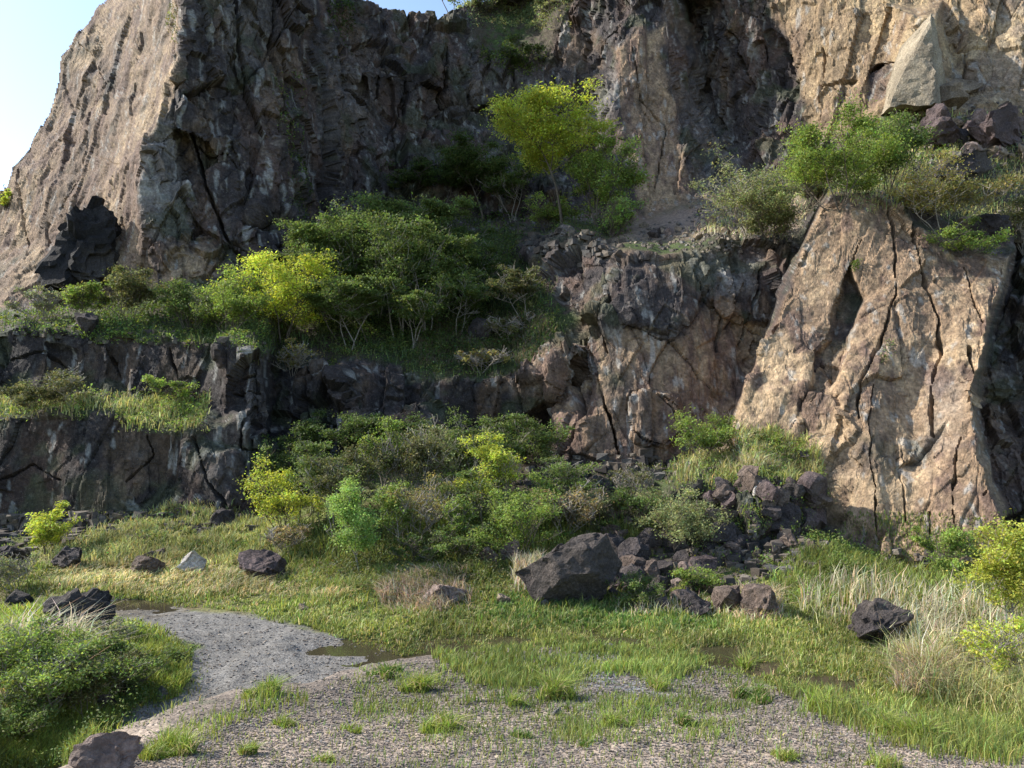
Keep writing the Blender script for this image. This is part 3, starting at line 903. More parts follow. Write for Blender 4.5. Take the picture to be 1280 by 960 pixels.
#%%VEG
# ------------------------------------------------------------------ what surface is seen at a pixel
CS = 2.0
bw, bh = int(1900 / CS), int(1200 / CS)
GD = np.full((bh, bw), 1e9)
ok = YY > 3.3
ii = ((gpx[ok] + 310) / CS).astype(int)
jj = ((gpy[ok] + 0) / CS).astype(int)
k_ = (ii >= 0) & (ii < bw) & (jj >= 0) & (jj < bh)
np.minimum.at(GD, (jj[k_], ii[k_]), YY[ok][k_])
for _ in range(2):
    pdd = np.pad(GD, 1, constant_values=1e9)
    nb4 = np.minimum(np.minimum(pdd[:-2, 1:-1], pdd[2:, 1:-1]), np.minimum(pdd[1:-1, :-2], pdd[1:-1, 2:]))
    GD = np.where(GD > 1e8, nb4, GD)

def surf(px, py):
    px, py = np.asarray(px, float), np.asarray(py, float)
    i = np.clip(((px + 310) / CS).astype(int), 0, bw - 1)
    j = np.clip((py / CS).astype(int), 0, bh - 1)
    dg = GD[j, i]
    dc = lookup(D0, px, np.minimum(py, GY1 - 5))
    dc = np.where(py > 800, 1e8, dc)
    d = np.minimum(np.minimum(dg, dc), 70)
    p = unproj(px, py, d)
    pc_ = lookup(CW, px, np.minimum(py, GY1 - 5))
    isg = dg <= dc
    p[..., 2] = np.where(isg, ground_h(p[..., 0], p[..., 1]), p[..., 2])
    return np.where(isg[..., None], p, pc_)

rng = np.random.default_rng(7)

# ------------------------------------------------------------------ leaf, bark, blade materials
def leaf_mat(name, trans=0.35):
    m, nt, b = new_mat(name)
    c = N(nt, "ShaderNodeVertexColor", layer_name="Col").outputs[0]
    b.inputs["Roughness"].default_value = 0.6
    b.inputs["Specular IOR Level"].default_value = 0.3
    nt.links.new(c, b.inputs["Base Color"])
    tr = N(nt, "ShaderNodeBsdfTranslucent")
    hs = N(nt, "ShaderNodeHueSaturation", i={"Saturation": 1.1, "Value": 1.5})
    nt.links.new(c, hs.inputs["Color"])
    nt.links.new(hs.outputs[0], tr.inputs[0])
    mx = N(nt, "ShaderNodeMixShader", i={0: trans})
    nt.links.new(b.outputs[0], mx.inputs[1])
    nt.links.new(tr.outputs[0], mx.inputs[2])
    nt.links.new(mx.outputs[0], nt.nodes["Material Output"].inputs[0])
    return m
M_LEAF = leaf_mat("leaves", 0.38)
M_BLADE = leaf_mat("grass_blades", 0.30)

def bark_mat(name, c):
    m, nt, b = new_mat(name)
    tc = N(nt, "ShaderNodeTexCoord")
    n = N(nt, "ShaderNodeTexNoise", i={"Scale": 9.0, "Detail": 5.0})
    nt.links.new(tc.outputs["Object"], n.inputs["Vector"])
    cr = ramp(nt, n.outputs[0], [(0.3, tuple(x * .55 for x in c)), (0.7, tuple(x * 1.3 for x in c))])
    nt.links.new(cr, b.inputs["Base Color"])
    b.inputs["Roughness"].default_value = 0.9
    return m
M_BARK = bark_mat("bark", (.13, .105, .08))
M_BARKP = bark_mat("pale_bark", (.28, .245, .20))
M_ROCK = rock_mat("boulder_rock", fine=2.4, bump=0.9, dist=0.05, streak=False)
M_STONE = rock_mat("gravel_stone", fine=6, bump=0.2, dist=0.01, streak=False)

# ------------------------------------------------------------------ leaves and blades as arrays
def leaf_arrays(Pt, size, colr, rg, up=0.5, asp=0.5):
    n = len(Pt)
    nr = rg.normal(size=(n, 3)); nr[:, 2] = np.abs(nr[:, 2]) + up
    nr /= np.linalg.norm(nr, axis=1, keepdims=True)
    t = np.cross(nr, rg.normal(size=(n, 3)))
    t /= np.linalg.norm(t, axis=1, keepdims=True) + 1e-9
    b = np.cross(nr, t)
    s = (size * rg.uniform(.6, 1.3, n))[:, None]
    v = np.stack([Pt - t * s * .5, Pt + b * s * asp * .5 + nr * s * .08, Pt + t * s * .5, Pt - b * s * asp * .5 + nr * s * .08], 1).reshape(-1, 3)
    f = np.arange(4 * n).reshape(-1, 4)
    return v, f, np.repeat(colr, 4, 0)

def blade_arrays(Pt, h, w, colr, rg, lean=0.35, wind=(0.1, 0)):
    n = len(Pt)
    a = rg.uniform(0, 2 * math.pi, n)
    sd_ = np.stack([np.cos(a), np.sin(a) * .5, a * 0], 1)
    sd_ /= np.linalg.norm(sd_, axis=1, keepdims=True)
    d = np.stack([rg.normal(size=n) + wind[0] * 3, rg.normal(size=n) + wind[1] * 3, np.zeros(n)], 1) * lean
    h = h[:, None]; w = w[:, None]
    mid = Pt + d * h * .25 + np.array([0, 0, 1]) * h * .58
    tip = Pt + d * h * .95 + np.array([0, 0, 1]) * h * (1 - .25 * np.abs(d).sum(1, keepdims=True) * .5)
    v = np.stack([Pt - sd_ * w * .5, Pt + sd_ * w * .5, mid + sd_ * w * .38, mid - sd_ * w * .38, tip], 1).reshape(-1, 3)
    i = np.arange(n)[:, None] * 5
    q_ = i + np.array([[0, 1, 2, 3]])
    t_ = i + np.array([[3, 2, 4]])
    return v, q_, t_, np.repeat(colr, 5, 0)

def blades_obj(name, parts, **tg):
    V, Q, T, C_ = [], [], [], []
    o = 0
    for v, q_, t_, c in parts:
        V.append(v); Q.append(q_ + o); T.append(t_ + o); C_.append(c); o += len(v)
    ob = mesh_np(name, np.concatenate(V), [np.concatenate(Q), np.concatenate(T)], M_BLADE, cols={"Col": np.clip(np.concatenate(C_), 0.004, 1)})
    return tag(ob, **tg)

def vary(base, n, rg, amt=.22, hue=.12):
    b = np.array(base)[None] * (1 + amt * rg.normal(size=(n, 1)))
    return np.clip(b * (1 + hue * rg.normal(size=(n, 3)) * np.array([1, .5, 1])), .004, .9)

def in_poly(poly, n, rg):
    P_ = np.array(poly, float)
    P_ = P_ + 0
    out = []
    got = 0
    while got < n:
        x = rg.uniform(P_[:, 0].min(), P_[:, 0].max(), n * 2)
        y = rg.uniform(P_[:, 1].min(), P_[:, 1].max(), n * 2)
        pn = np.stack([x / 30, y / 16, x * 0], -1)
        k = poly_sd(x + rg.normal(size=x.shape) * 6 + 16 * vnoise(pn, 611), y + rg.normal(size=x.shape) * 4 + 7 * vnoise(pn, 612), poly) > 0
        out.append(np.stack([x[k], y[k]], 1)); got += k.sum()
    return np.concatenate(out)[:n]

def area(poly):
    P_ = np.array(poly, float); Q_ = np.roll(P_, -1, 0)
    return abs((P_[:, 0] * Q_[:, 1] - Q_[:, 0] * P_[:, 1]).sum()) / 2

# ------------------------------------------------------------------ plants
GREEN = dict(
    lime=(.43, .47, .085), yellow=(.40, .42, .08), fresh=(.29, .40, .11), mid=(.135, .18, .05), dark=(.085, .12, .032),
    olive=(.13, .135, .05), pale=(.24, .26, .11), straw=(.27, .22, .10), bright=(.215, .28, .065), amber=(.27, .24, .08))

def tubes(segs, sides=4):
    """segs: list of (points kx3, radii k)"""
    V, F = [], []
    o = 0
    for pts, rad in segs:
        pts = np.asarray(pts); rad = np.asarray(rad)
        k = len(pts)
        d = np.gradient(pts, axis=0)
        d /= np.linalg.norm(d, axis=1, keepdims=True) + 1e-9
        ref = np.array([0.3, 1, .1]) if abs(d[0][1]) < .8 else np.array([1, 0, .2])
        a = np.cross(d, ref); a /= np.linalg.norm(a, axis=1, keepdims=True) + 1e-9
        b = np.cross(d, a)
        th = np.arange(sides) * 2 * math.pi / sides
        ring = pts[:, None] + rad[:, None, None] * (np.cos(th)[None, :, None] * a[:, None] + np.sin(th)[None, :, None] * b[:, None])
        V.append(ring.reshape(-1, 3))
        i = (o + np.arange(k - 1)[:, None] * sides + np.arange(sides)[None])
        j = (o + np.arange(k - 1)[:, None] * sides + (np.arange(sides) + 1) % sides)
        F.append(np.stack([i, j, j + sides, i + sides], -1).reshape(-1, 4))
        o += k * sides
    return np.concatenate(V), np.concatenate(F)

def skeleton(rg, H, Wd, stems, bare, spread, droop=0.0, twigs=6, levels=2):
    segs, tips = [], []
    def grow(p, d, ln, r, lev):
        k = 5
        pts, rad = [p], [r]
        for q_ in range(k):
            d = d + rg.normal(size=3) * .16 + np.array([0, 0, .10 if lev else .04 - droop])
            d /= np.linalg.norm(d)
            pts.append(pts[-1] + d * ln / k)
            rad.append(r * (1 - .75 * (q_ + 1) / k))
        segs.append((pts, rad))
        if lev >= levels:
            tips.extend(pts[2:])
            return
        nchild = twigs if lev else twigs + 2
        lo = bare if lev == 0 else .25
        for c in range(nchild):
            t = lo + (1 - lo) * (c + rg.uniform(.2, 1)) / nchild
            t = min(t, .999) * k
            i = int(t); f = t - i
            pp = np.array(pts[i]) * (1 - f) + np.array(pts[min(i + 1, k)]) * f
            an = rg.uniform(0, 2 * math.pi)
            out = np.array([math.cos(an), math.sin(an), rg.uniform(.1, .8)])
            out /= np.linalg.norm(out)
            dd_ = d * .35 + out * (1.0 if lev == 0 else .9)
            dd_ /= np.linalg.norm(dd_)
            l2 = ln * (.50 if lev == 0 else .5) * rg.uniform(.6, 1.1) * (1.15 - .45 * (t / k - lo) / (1 - lo + 1e-6))
            grow(pp, dd_, l2, max(rad[i] * .55, r * .14), lev + 1)
        tips.append(pts[-1])
    for s_ in range(stems):
        an = rg.uniform(0, 2 * math.pi) if stems > 1 else 0
        tl = spread * (rg.uniform(.3, 1) if stems > 1 else .1)
        d = np.array([math.cos(an) * tl, math.sin(an) * tl, 1.0])
        d /= np.linalg.norm(d)
        b = np.array([math.cos(an), math.sin(an), 0]) * (0.04 * Wd if stems > 1 else 0) - np.array([0, 0, .06 * H])
        grow(b, d, H * rg.uniform(.75, 1.0), H * .0095 * (1.0 if stems > 2 else 1.3), 0)
    return segs, np.array(tips)

def make_plant(name, label, cat, px, py, hpx, wpx, colour, style="tree", group=None, seed=None, dens=1.0, at_=None, leafpx=4.2, bark=None):
    rg = np.random.default_rng(seed if seed is not None else int(px * 31 + py * 17) % 100000)
    p = surf(np.array([px]), np.array([py]))[0] if at_ is None else np.array(at_)
    D = max(p[1], 3)
    H, Wd = hpx / 960 * D, wpx / 960 * D
    st = dict(tree=(1, .45, .3, 8, 2), grove=(3, .38, .22, 6, 2), shrub=(6, .25, .75, 5, 2), bush=(8, .10, 1.0, 5, 2), bare=(7, .30, .6, 5, 2), young=(2, .3, .3, 7, 2), umbrella=(5, .5, 1.0, 6, 2))[style]
    segs, tips = skeleton(rg, 1.0, .8, st[0], st[1], st[2], twigs=st[3], levels=st[4])
    # scale the whole figure to the wanted height and width
    ex = np.array([np.percentile(np.abs(tips[:, 0]), 95), np.percentile(np.abs(tips[:, 1]), 95), tips[:, 2].max()])
    cl = {'grove': .10, 'umbrella': .10}.get(style, .14)
    sc = np.array([Wd * .5 / (ex[0] + .03) * .88, Wd * .5 / (ex[1] + .03) * .88, H * .93 / ex[2]])
    segs = [([np.array(q_) * sc for q_ in pts], [r * (sc[2] * .75 + sc[0] * .25) for r in rad]) for pts, rad in segs]
    tips = tips * sc
    nl = int(hpx * wpx * 1.15 * dens * {'bare': .38, 'umbrella': .55, 'grove': .85}.get(style, 1.0))
    minr = .45 / 960 * D
    segs = [(a_, [max(x, minr * (.9 if style in ('bare', 'umbrella') else .6)) for x in b_]) for a_, b_ in segs]
    z0 = tips[:, 2]
    if style == 'grove':
        tips = tips[z0 > .36 * H]
    elif style == 'tree':
        tips = tips[z0 > .25 * H]
    # clumps of leaves round a subset of the twig ends
    ncl = max(14, int(min(len(tips), hpx * wpx / 75)))
    cen = tips[rg.integers(0, len(tips), ncl)]
    wgt = rg.uniform(.2, 1, ncl) ** 1.5; wgt /= wgt.sum()
    which = rg.choice(ncl, nl, p=wgt)
    rad = math.sqrt(Wd * H) * .052 * (1.25 if style == 'bush' else 1) * rg.uniform(.55, 1.5, ncl)[which][:, None]
    off = rg.normal(size=(nl, 3)) * rad * np.array([1, 1, .34 if style in ('grove', 'umbrella', 'tree') else .6])
    lp = cen[which] + off
    lp[:, 2] = np.maximum(lp[:, 2], 0.02 * H)
    ctone = 1 + .22 * rg.normal(size=ncl)
    basec = np.array(GREEN[colour])
    hgt = np.clip(lp[:, 2] / H, 0, 1)[:, None]
    cc = vary(basec, nl, rg, .18, .12) * np.clip(ctone[which], .55, 1.6)[:, None]
    lv, lf, lc = leaf_arrays(lp, leafpx / 960 * D, cc, rg)
    root = bpy.data.objects.new(name, None)
    root.empty_display_size = .3
    col.objects.link(root)
    root.location = tuple(p)
    tag(root, label, cat, group)
    tv_, tf_ = tubes(segs, 5 if hpx > 90 else 4)
    woody = bark or (M_BARKP if style in ('bare', 'umbrella', 'grove', 'young') else M_BARK)
    mesh_np("trunk" if style in ('tree', 'grove', 'young') else "stems", tv_, tf_, woody, parent=root)
    mesh_np("crown" if style in ('tree', 'grove', 'young') else "foliage", lv, lf, M_LEAF, cols={"Col": lc}, parent=root, smooth=False)
    return root

PLANTS = [
    # the shaded grove on the gully slope
    ("slender_tree", "slender tree at the left end of the grove, crown against the dark buttress", "tree", 388, 385, 118, 75, "mid", "grove", "trees of the grove in the gully"),
    ("slender_tree", "slender tree of the grove, second from its left end, with a broad flat crown", "tree", 416, 400, 135, 80, "mid", "grove", "trees of the grove in the gully"),
    ("slender_tree", "tallest tree of the grove, its top just left of the middle of the grove", "tree", 455, 398, 165, 100, "mid", "grove", "trees of the grove in the gully"),
    ("slender_tree", "thin tree at the back of the grove against the dark wall", "tree", 484, 372, 125, 85, "dark", "grove", "trees of the grove in the gully"),
    ("slender_tree", "front tree of the grove with a long bare pale trunk", "tree", 497, 420, 165, 90, "mid", "grove", "trees of the grove in the gully"),
    ("slender_tree", "leaning tree on the right of the grove front with bare lower trunk", "tree", 533, 418, 160, 85, "mid", "grove", "trees of the grove in the gully"),
    ("slender_tree", "dark tree at the back right of the grove", "tree", 560, 380, 115, 95, "dark", "grove", "trees of the grove in the gully"),
    ("slender_tree", "low tree at the right end of the grove", "tree", 590, 385, 95, 75, "dark", "grove", "trees of the grove in the gully"),
    ("slender_tree", "short leafy tree low at the front left of the grove", "tree", 462, 432, 85, 80, "mid", "tree", "trees of the grove in the gully"),
    ("slender_tree", "small tree between the grove and the bright yellow green shrubs", "tree", 425, 430, 80, 65, "mid", "tree", "trees of the grove in the gully"),
    ("slender_tree", "lone small tree with thin pale trunk on the grassy slope right of the grove", "tree", 655, 398, 72, 68, "olive", "grove", None),
    ("slender_tree", "rounded crown at the top of the grove directly under the dark wall", "tree", 440, 352, 118, 105, "mid", "tree", "trees of the grove in the gully"),
    ("slender_tree", "upper right tree of the grove with a wide crown over its neighbours", "tree", 525, 362, 115, 115, "mid", "tree", "trees of the grove in the gully"),
    ("slender_tree", "low leafy tree in front of the right end of the grove", "tree", 572, 420, 95, 80, "mid", "grove", "trees of the grove in the gully"),
    ("slender_tree", "tree filling the left middle of the grove below its tallest crown", "tree", 400, 372, 95, 95, "mid", "tree", "trees of the grove in the gully"),
    # terrace under the back wall
    ("broad_tree", "large sunlit yellow green tree on the terrace below the back wall", "tree", 703, 276, 160, 155, "lime", "tree", None),
    ("broad_tree", "second yellow green tree with thin grey stems right of the brightest one", "tree", 750, 284, 118, 88, "bright", "shrub", None),
    ("broad_tree", "small bright green bush under the yellow green trees, beside the scree", "bush", 765, 296, 55, 55, "fresh", "bush", None),
    ("broad_tree", "low green tree directly beneath the large yellow green tree", "tree", 683, 284, 48, 62, "bright", "bush", None),
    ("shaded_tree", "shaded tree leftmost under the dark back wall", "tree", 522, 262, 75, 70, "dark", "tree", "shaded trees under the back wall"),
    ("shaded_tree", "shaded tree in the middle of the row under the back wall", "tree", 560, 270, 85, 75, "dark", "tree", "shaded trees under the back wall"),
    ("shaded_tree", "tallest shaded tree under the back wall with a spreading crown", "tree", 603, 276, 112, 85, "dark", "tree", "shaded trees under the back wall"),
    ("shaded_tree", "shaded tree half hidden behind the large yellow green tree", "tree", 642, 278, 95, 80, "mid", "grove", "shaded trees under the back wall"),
    # left benches
    ("bright_shrub", "large bright yellow green shrub at the edge of the upper left bench", "shrub", 352, 428, 122, 118, "lime", "shrub", None),
    ("bright_shrub", "yellow green shrub left of the largest one on the upper left bench", "shrub", 285, 418, 88, 92, "bright", "shrub", None),
    ("bright_shrub", "green shrub at the foot of the grey facet of the left buttress", "shrub", 236, 412, 72, 78, "mid", "shrub", None),
    ("bright_shrub", "rounded green shrub right of the black pinnacle on the upper bench", "shrub", 160, 402, 76, 88, "olive", "shrub", None),
    ("bright_shrub", "pale shrub just below the black pinnacle", "shrub", 105, 402, 52, 60, "bright", "shrub", None),
    ("bright_shrub", "thin pale shrub at the left end of the upper bench against tan rock", "shrub", 50, 400, 52, 60, "pale", "bare", None),
    ("bench_shrub", "olive shrub with bare twigs on the lower left bench", "shrub", 92, 512, 62, 72, "olive", "bare", None),
    ("bench_shrub", "thin olive shrub at the far left of the lower bench", "shrub", 38, 520, 50, 70, "olive", "shrub", None),
    ("bench_shrub", "small yellow green shrub at the right of the lower left bench", "shrub", 222, 506, 38, 60, "bright", "shrub", None),
    ("bench_shrub", "dry twiggy shrub on top of the block pillar", "shrub", 365, 470, 50, 50, "amber", "bare", None),
    # right bench
    ("grey_shrub", "grey green shrub with many bare stems at the left of the right bench", "shrub", 938, 295, 112, 108, "pale", "bare", None),
    ("grey_shrub", "low pale green shrub in front of the grey stemmed one", "shrub", 965, 308, 75, 100, "pale", "shrub", None),
    ("bench_tree", "green tree above the pale slab, under the upper right wall", "tree", 1045, 262, 122, 140, "bright", "shrub", None),
    ("bench_tree", "darker green tree beside the rubble at the upper right", "tree", 1108, 245, 105, 88, "mid", "shrub", None),
    ("bench_shrub", "pale bushy shrub on the top edge of the great slab", "shrub", 1015, 262, 60, 70, "pale", "shrub", None),
    ("spreading_shrub", "wide flat topped yellowish shrub with grey branches on the slab top", "shrub", 1180, 298, 102, 150, "amber", "umbrella", None),
    ("spreading_shrub", "low green shrub under the flat topped shrub on the slab edge", "shrub", 1205, 318, 40, 90, "bright", "bush", None),
    ("spreading_shrub", "olive shrub at the right frame edge beside the slab top", "shrub", 1275, 330, 95, 60, "olive", "bare", None),
    # cliff top
    ("crest_tree", "small spring tree with dark forked trunk on the cliff crest", "tree", 563, 32, 62, 55, "bright", "young", None),
    ("crest_shrub", "pale green shrub on the crest right of the forked tree", "shrub", 608, 18, 34, 55, "pale", "shrub", None),
    ("crest_shrub", "yellow green shrub at the right of the vegetated crest", "shrub", 690, 18, 34, 65, "pale", "shrub", None),
    ("crest_shrub", "olive shrub in the middle of the vegetated crest", "shrub", 648, 14, 30, 55, "pale", "shrub", None),
    ("hanging_shrub", "dark green shrub hanging just below the crest vegetation", "shrub", 640, 82, 34, 70, "dark", "bush", None),
    ("edge_shrub", "small yellow shrub on the skyline at the left frame edge", "shrub", 5, 262, 32, 26, "lime", "bush", None),
    # thicket at the foot of the gully
    ("thicket_tree", "yellow green bush tree at the left end of the thicket under the lower wall", "tree", 355, 668, 104, 88, "lime", "shrub", None),
    ("thicket_tree", "green tree with flat sprays above the left part of the thicket", "tree", 425, 590, 82, 95, "dark", "tree", None),
    ("thicket_tree", "small rounded green tree tight against the dark wall above the thicket", "tree", 462, 578, 60, 55, "mid", "tree", None),
    ("thicket_shrub", "tangled dark shrub between the left bush tree and the young tree", "shrub", 405, 655, 95, 80, "mid", "young", None),
    ("bare_shrub", "tall bare stemmed shrub left of the middle of the thicket", "shrub", 505, 630, 105, 80, "olive", "bare", "bare stemmed shrubs in the thicket"),
    ("bare_shrub", "tallest bare stemmed shrub with pale fan of twigs in the thicket middle", "shrub", 553, 628, 120, 95, "pale", "bare", "bare stemmed shrubs in the thicket"),
    ("bare_shrub", "bare stemmed shrub low in the thicket with brownish twigs", "shrub", 520, 675, 85, 90, "amber", "bare", "bare stemmed shrubs in the thicket"),
    ("bare_shrub", "reddish twiggy shrub right of the bright sprays in the thicket", "shrub", 705, 672, 82, 85, "straw", "bare", "bare stemmed shrubs in the thicket"),
    ("thicket_shrub", "shrub with bright layered sprays in the thicket middle", "shrub", 608, 655, 122, 60, "lime", "young", None),
    ("thicket_shrub", "bright leafy shrub behind the boulder and left of it", "shrub", 650, 690, 95, 100, "bright", "shrub", None),
    ("thicket_shrub", "dark green shrub at the foot of the brown middle wall", "shrub", 678, 592, 76, 78, "mid", "shrub", None),
    ("thicket_shrub", "low mid green shrub at the front of the thicket", "shrub", 580, 700, 50, 80, "mid", "shrub", None),
    ("thicket_shrub", "low shrub in the thicket just right of the young tree", "shrub", 515, 705, 42, 60, "dark", "shrub", None),
    ("thicket_shrub", "olive shrub under the reddish twigs, above the big boulder", "shrub", 745, 668, 52, 80, "olive", "bush", None),
    ("thicket_shrub", "shaded green shrub in the hollow left of the talus mound", "shrub", 790, 660, 62, 70, "mid", "shrub", None),
    ("bare_shrub", "thin bare bush standing before the brown middle wall", "shrub", 790, 628, 62, 55, "olive", "bare", "bare stemmed shrubs in the thicket"),
    ("young_tree", "young light green tree with thin straight trunk in front of the thicket", "tree", 453, 716, 128, 80, "fresh", "young", None),
    ("sapling", "sapling with yellow green tip rising beside the dark wall left of the bare stems", "tree", 482, 628, 118, 48, "bright", "young", "saplings in the dark recess"),
    ("sapling", "tallest sapling of the recess, in front of the dark ledge", "tree", 590, 630, 128, 50, "mid", "young", "saplings in the dark recess"),
    ("sapling", "bright sapling at the left edge of the recess beside the bush tree", "tree", 388, 640, 108, 46, "mid", "young", "saplings in the dark recess"),
    ("sapling", "sapling between the two tall bare stemmed shrubs", "tree", 530, 640, 118, 44, "olive", "young", "saplings in the dark recess"),
    ("sapling", "yellow green sapling low on the right of the recess", "tree", 632, 652, 98, 46, "lime", "young", "saplings in the dark recess"),
    ("sapling", "slim sapling above the young light green tree", "tree", 445, 650, 110, 52, "olive", "young", "saplings in the dark recess"),
    ("sapling", "sapling with layered sprays above the left shoulder of the huge boulder", "tree", 668, 672, 85, 66, "bright", "young", "saplings in the dark recess"),
    ("sapling", "short bright sapling in front of the thicket left of the grey stone", "tree", 560, 690, 78, 55, "bright", "young", "saplings in the dark recess"),
    ("slender_tree", "thin trunked tree in the rear row of the grove, third from its right end", "tree", 508, 345, 95, 80, "mid", "grove", "trees of the grove in the gully"),
    ("slender_tree", "thin trunked tree in the rear row of the grove beside the dark wall corner", "tree", 400, 345, 85, 80, "mid", "grove", "trees of the grove in the gully"),
    ("slender_tree", "tree in the middle row of the grove with its crown at mid height", "tree", 478, 400, 110, 85, "mid", "grove", "trees of the grove in the gully"),
    ("slender_tree", "tree in the middle row of the grove, right of the long bare trunk", "tree", 548, 395, 105, 88, "mid", "grove", "trees of the grove in the gully"),
    ("sapling", "dark sapling tight under the block pillar at the left of the recess", "tree", 372, 606, 98, 66, "dark", "tree", "saplings in the dark recess"),
    ("sapling", "dark leafy sapling in the very back of the recess under the ledge", "tree", 500, 590, 78, 80, "dark", "tree", "saplings in the dark recess"),
    ("sapling", "green sapling under the right end of the dark ledge", "tree", 622, 600, 88, 76, "mid", "grove", "saplings in the dark recess"),
    ("sapling", "leafy sapling in front of the brown wall foot, left of its long crack", "tree", 720, 650, 80, 80, "mid", "grove", "saplings in the dark recess"),
    ("sapling", "broad dark sapling in the middle depth of the recess", "tree", 575, 610, 86, 88, "dark", "grove", "saplings in the dark recess"),
    ("sapling", "green sapling between the left bush tree and the dark wall corner", "tree", 345, 632, 92, 70, "mid", "shrub", "saplings in the dark recess"),
    ("sapling", "airy olive sapling behind the fresh light green young tree", "tree", 420, 668, 105, 70, "olive", "grove", "saplings in the dark recess"),
    ("sapling", "light sapling at the front of the thicket right of the young tree", "tree", 500, 690, 92, 60, "bright", "young", "saplings in the dark recess"),
    ("sapling", "mid green sapling between the pale bare shrub and the bright sprays", "tree", 580, 665, 100, 70, "mid", "grove", "saplings in the dark recess"),
    ("slender_tree", "tree at the lowest front of the grove, beside the dark wall edge", "tree", 440, 440, 92, 85, "mid", "grove", "trees of the grove in the gully"),
    ("slender_tree", "tree at the front centre of the grove with its crown low over the grass", "tree", 515, 438, 95, 85, "mid", "grove", "trees of the grove in the gully"),
    ("slope_shrub", "olive shrub on the dim grassy slope left of the nose rock", "shrub", 640, 430, 42, 62, "olive", "bare", None),
    ("slope_shrub", "straw coloured brush on the dim slope above the dark ledge", "shrub", 600, 462, 34, 70, "amber", "bare", None),
    ("dead_shrub", "small leafless whitish shrub beside the dark rock at the meadow edge", "shrub", 358, 692, 45, 55, "straw", "bare", None),
    # mound and right foot
    ("mound_shrub", "fresh green shrub on top of the talus mound", "shrub", 880, 580, 72, 78, "bright", "shrub", None),
    ("mound_shrub", "feathery yellow green shrub left of the dark outcrop", "shrub", 848, 700, 92, 105, "pale", "shrub", None),
    ("mound_shrub", "low bright green bush at the foot of the feathery shrub", "shrub", 872, 738, 42, 62, "bright", "bush", None),
    ("mound_shrub", "dark leafy bush right against the big boulder", "shrub", 796, 762, 50, 66, "mid", "bush", None),
    ("slab_shrub", "yellow green shrub at the foot of the great slab", "shrub", 1195, 722, 66, 70, "bright", "shrub", None),
    ("yellow_shrub", "tall yellow flowering shrub at the right frame edge", "shrub", 1262, 805, 165, 95, "yellow", "young", None),
    ("yellow_shrub", "lower yellow shrub in front of the tall one at the right edge", "shrub", 1235, 850, 95, 90, "lime", "bare", None),
    # left foreground
    ("meadow_shrub", "small yellow shrub before the lower left wall", "shrub", 55, 690, 66, 60, "lime", "shrub", None),
    ("meadow_shrub", "pale yellowish shrub at the left edge behind the black rock", "shrub", 18, 738, 52, 72, "pale", "bare", None),
    ("corner_bush", "sprawling bush with bare arching twigs in the lower left corner", "shrub", 60, 900, 110, 135, "bright", "bare", None),
    ("corner_bush", "dark green leafy bush right of the sprawling twigs beside the track", "shrub", 158, 868, 70, 90, "mid", "bush", None),
    ("corner_bush", "leafy bush just below the black rock at the left", "shrub", 105, 850, 62, 95, "bright", "bush", None),
    ("corner_bush", "leggy bush with small yellowish leaves standing tallest at the left edge below the black rock", "bush", 38, 880, 118, 105, "bright", "bare", None),
    ("corner_bush", "twiggy bush between the left edge and the dark green leafy bush", "bush", 105, 905, 95, 95, "olive", "shrub", None),
    ("corner_bush", "dark leafy bush low at the left frame edge under the sprawling twigs", "bush", 8, 935, 75, 100, "mid", "bush", None),
    ("corner_bush", "small dry twiggy bush directly right of the black craggy rock", "bush", 128, 815, 42, 55, "pale", "bare", None),
    ("corner_bush", "olive bush cut by the left frame edge below the black rock", "shrub", 12, 850, 85, 85, "pale", "bare", None),
]
for row in PLANTS:
    nm, lb, ct, px, py, hp, wp, cn, stl, grp = row
    wp *= 1.12
    dn = .62 if nm in ('sapling', 'thicket_shrub', 'thicket_tree', 'yellow_shrub') else (.7 if nm == 'bare_shrub' else 1.0)
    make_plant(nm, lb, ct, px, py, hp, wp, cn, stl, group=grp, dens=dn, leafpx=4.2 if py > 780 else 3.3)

# ------------------------------------------------------------------ ground cover (nobody could count it)
def cover(name, polys, lab=None):
    """leafy ground cover: (polygon, leaves per px2, height m, leaf px, colour)"""
    V, F, C_ = [], [], []
    o = 0
    for poly, den, hgt, lpx, cn in polys:
        n = int(area(poly) * den)
        q_ = in_poly(poly, n, rng)
        p = surf(q_[:, 0], q_[:, 1])
        cl = vnoise(p * 1.1, 401) + .6 * vnoise(p * 2.7, 402)
        kk = cl > rng.uniform(-1.1, .3, n)
        p, cl = p[kk], cl[kk]
        m = len(p)
        p = p + np.stack([rng.normal(size=m) * .05, -np.abs(rng.normal(size=m)) * .12 * hgt / .3, rng.uniform(0, 1, m) * hgt * np.clip(.5 + cl, .1, 1.6)], 1)
        cc = vary(GREEN[cn], m, rng, .25, .15) * np.clip(1 + .5 * vnoise(p * .8, 403), .5, 1.6)[:, None]
        v, f, c = leaf_arrays(p, lpx / 960 * p[:, 1], cc, rng)
        V.append(v); F.append(f + o); C_.append(c); o += len(v)
    ob = mesh_np(name, np.concatenate(V), np.concatenate(F), M_LEAF, cols={"Col": np.concatenate(C_)}, smooth=False)
    return tag(ob, label=lab, kind="stuff")

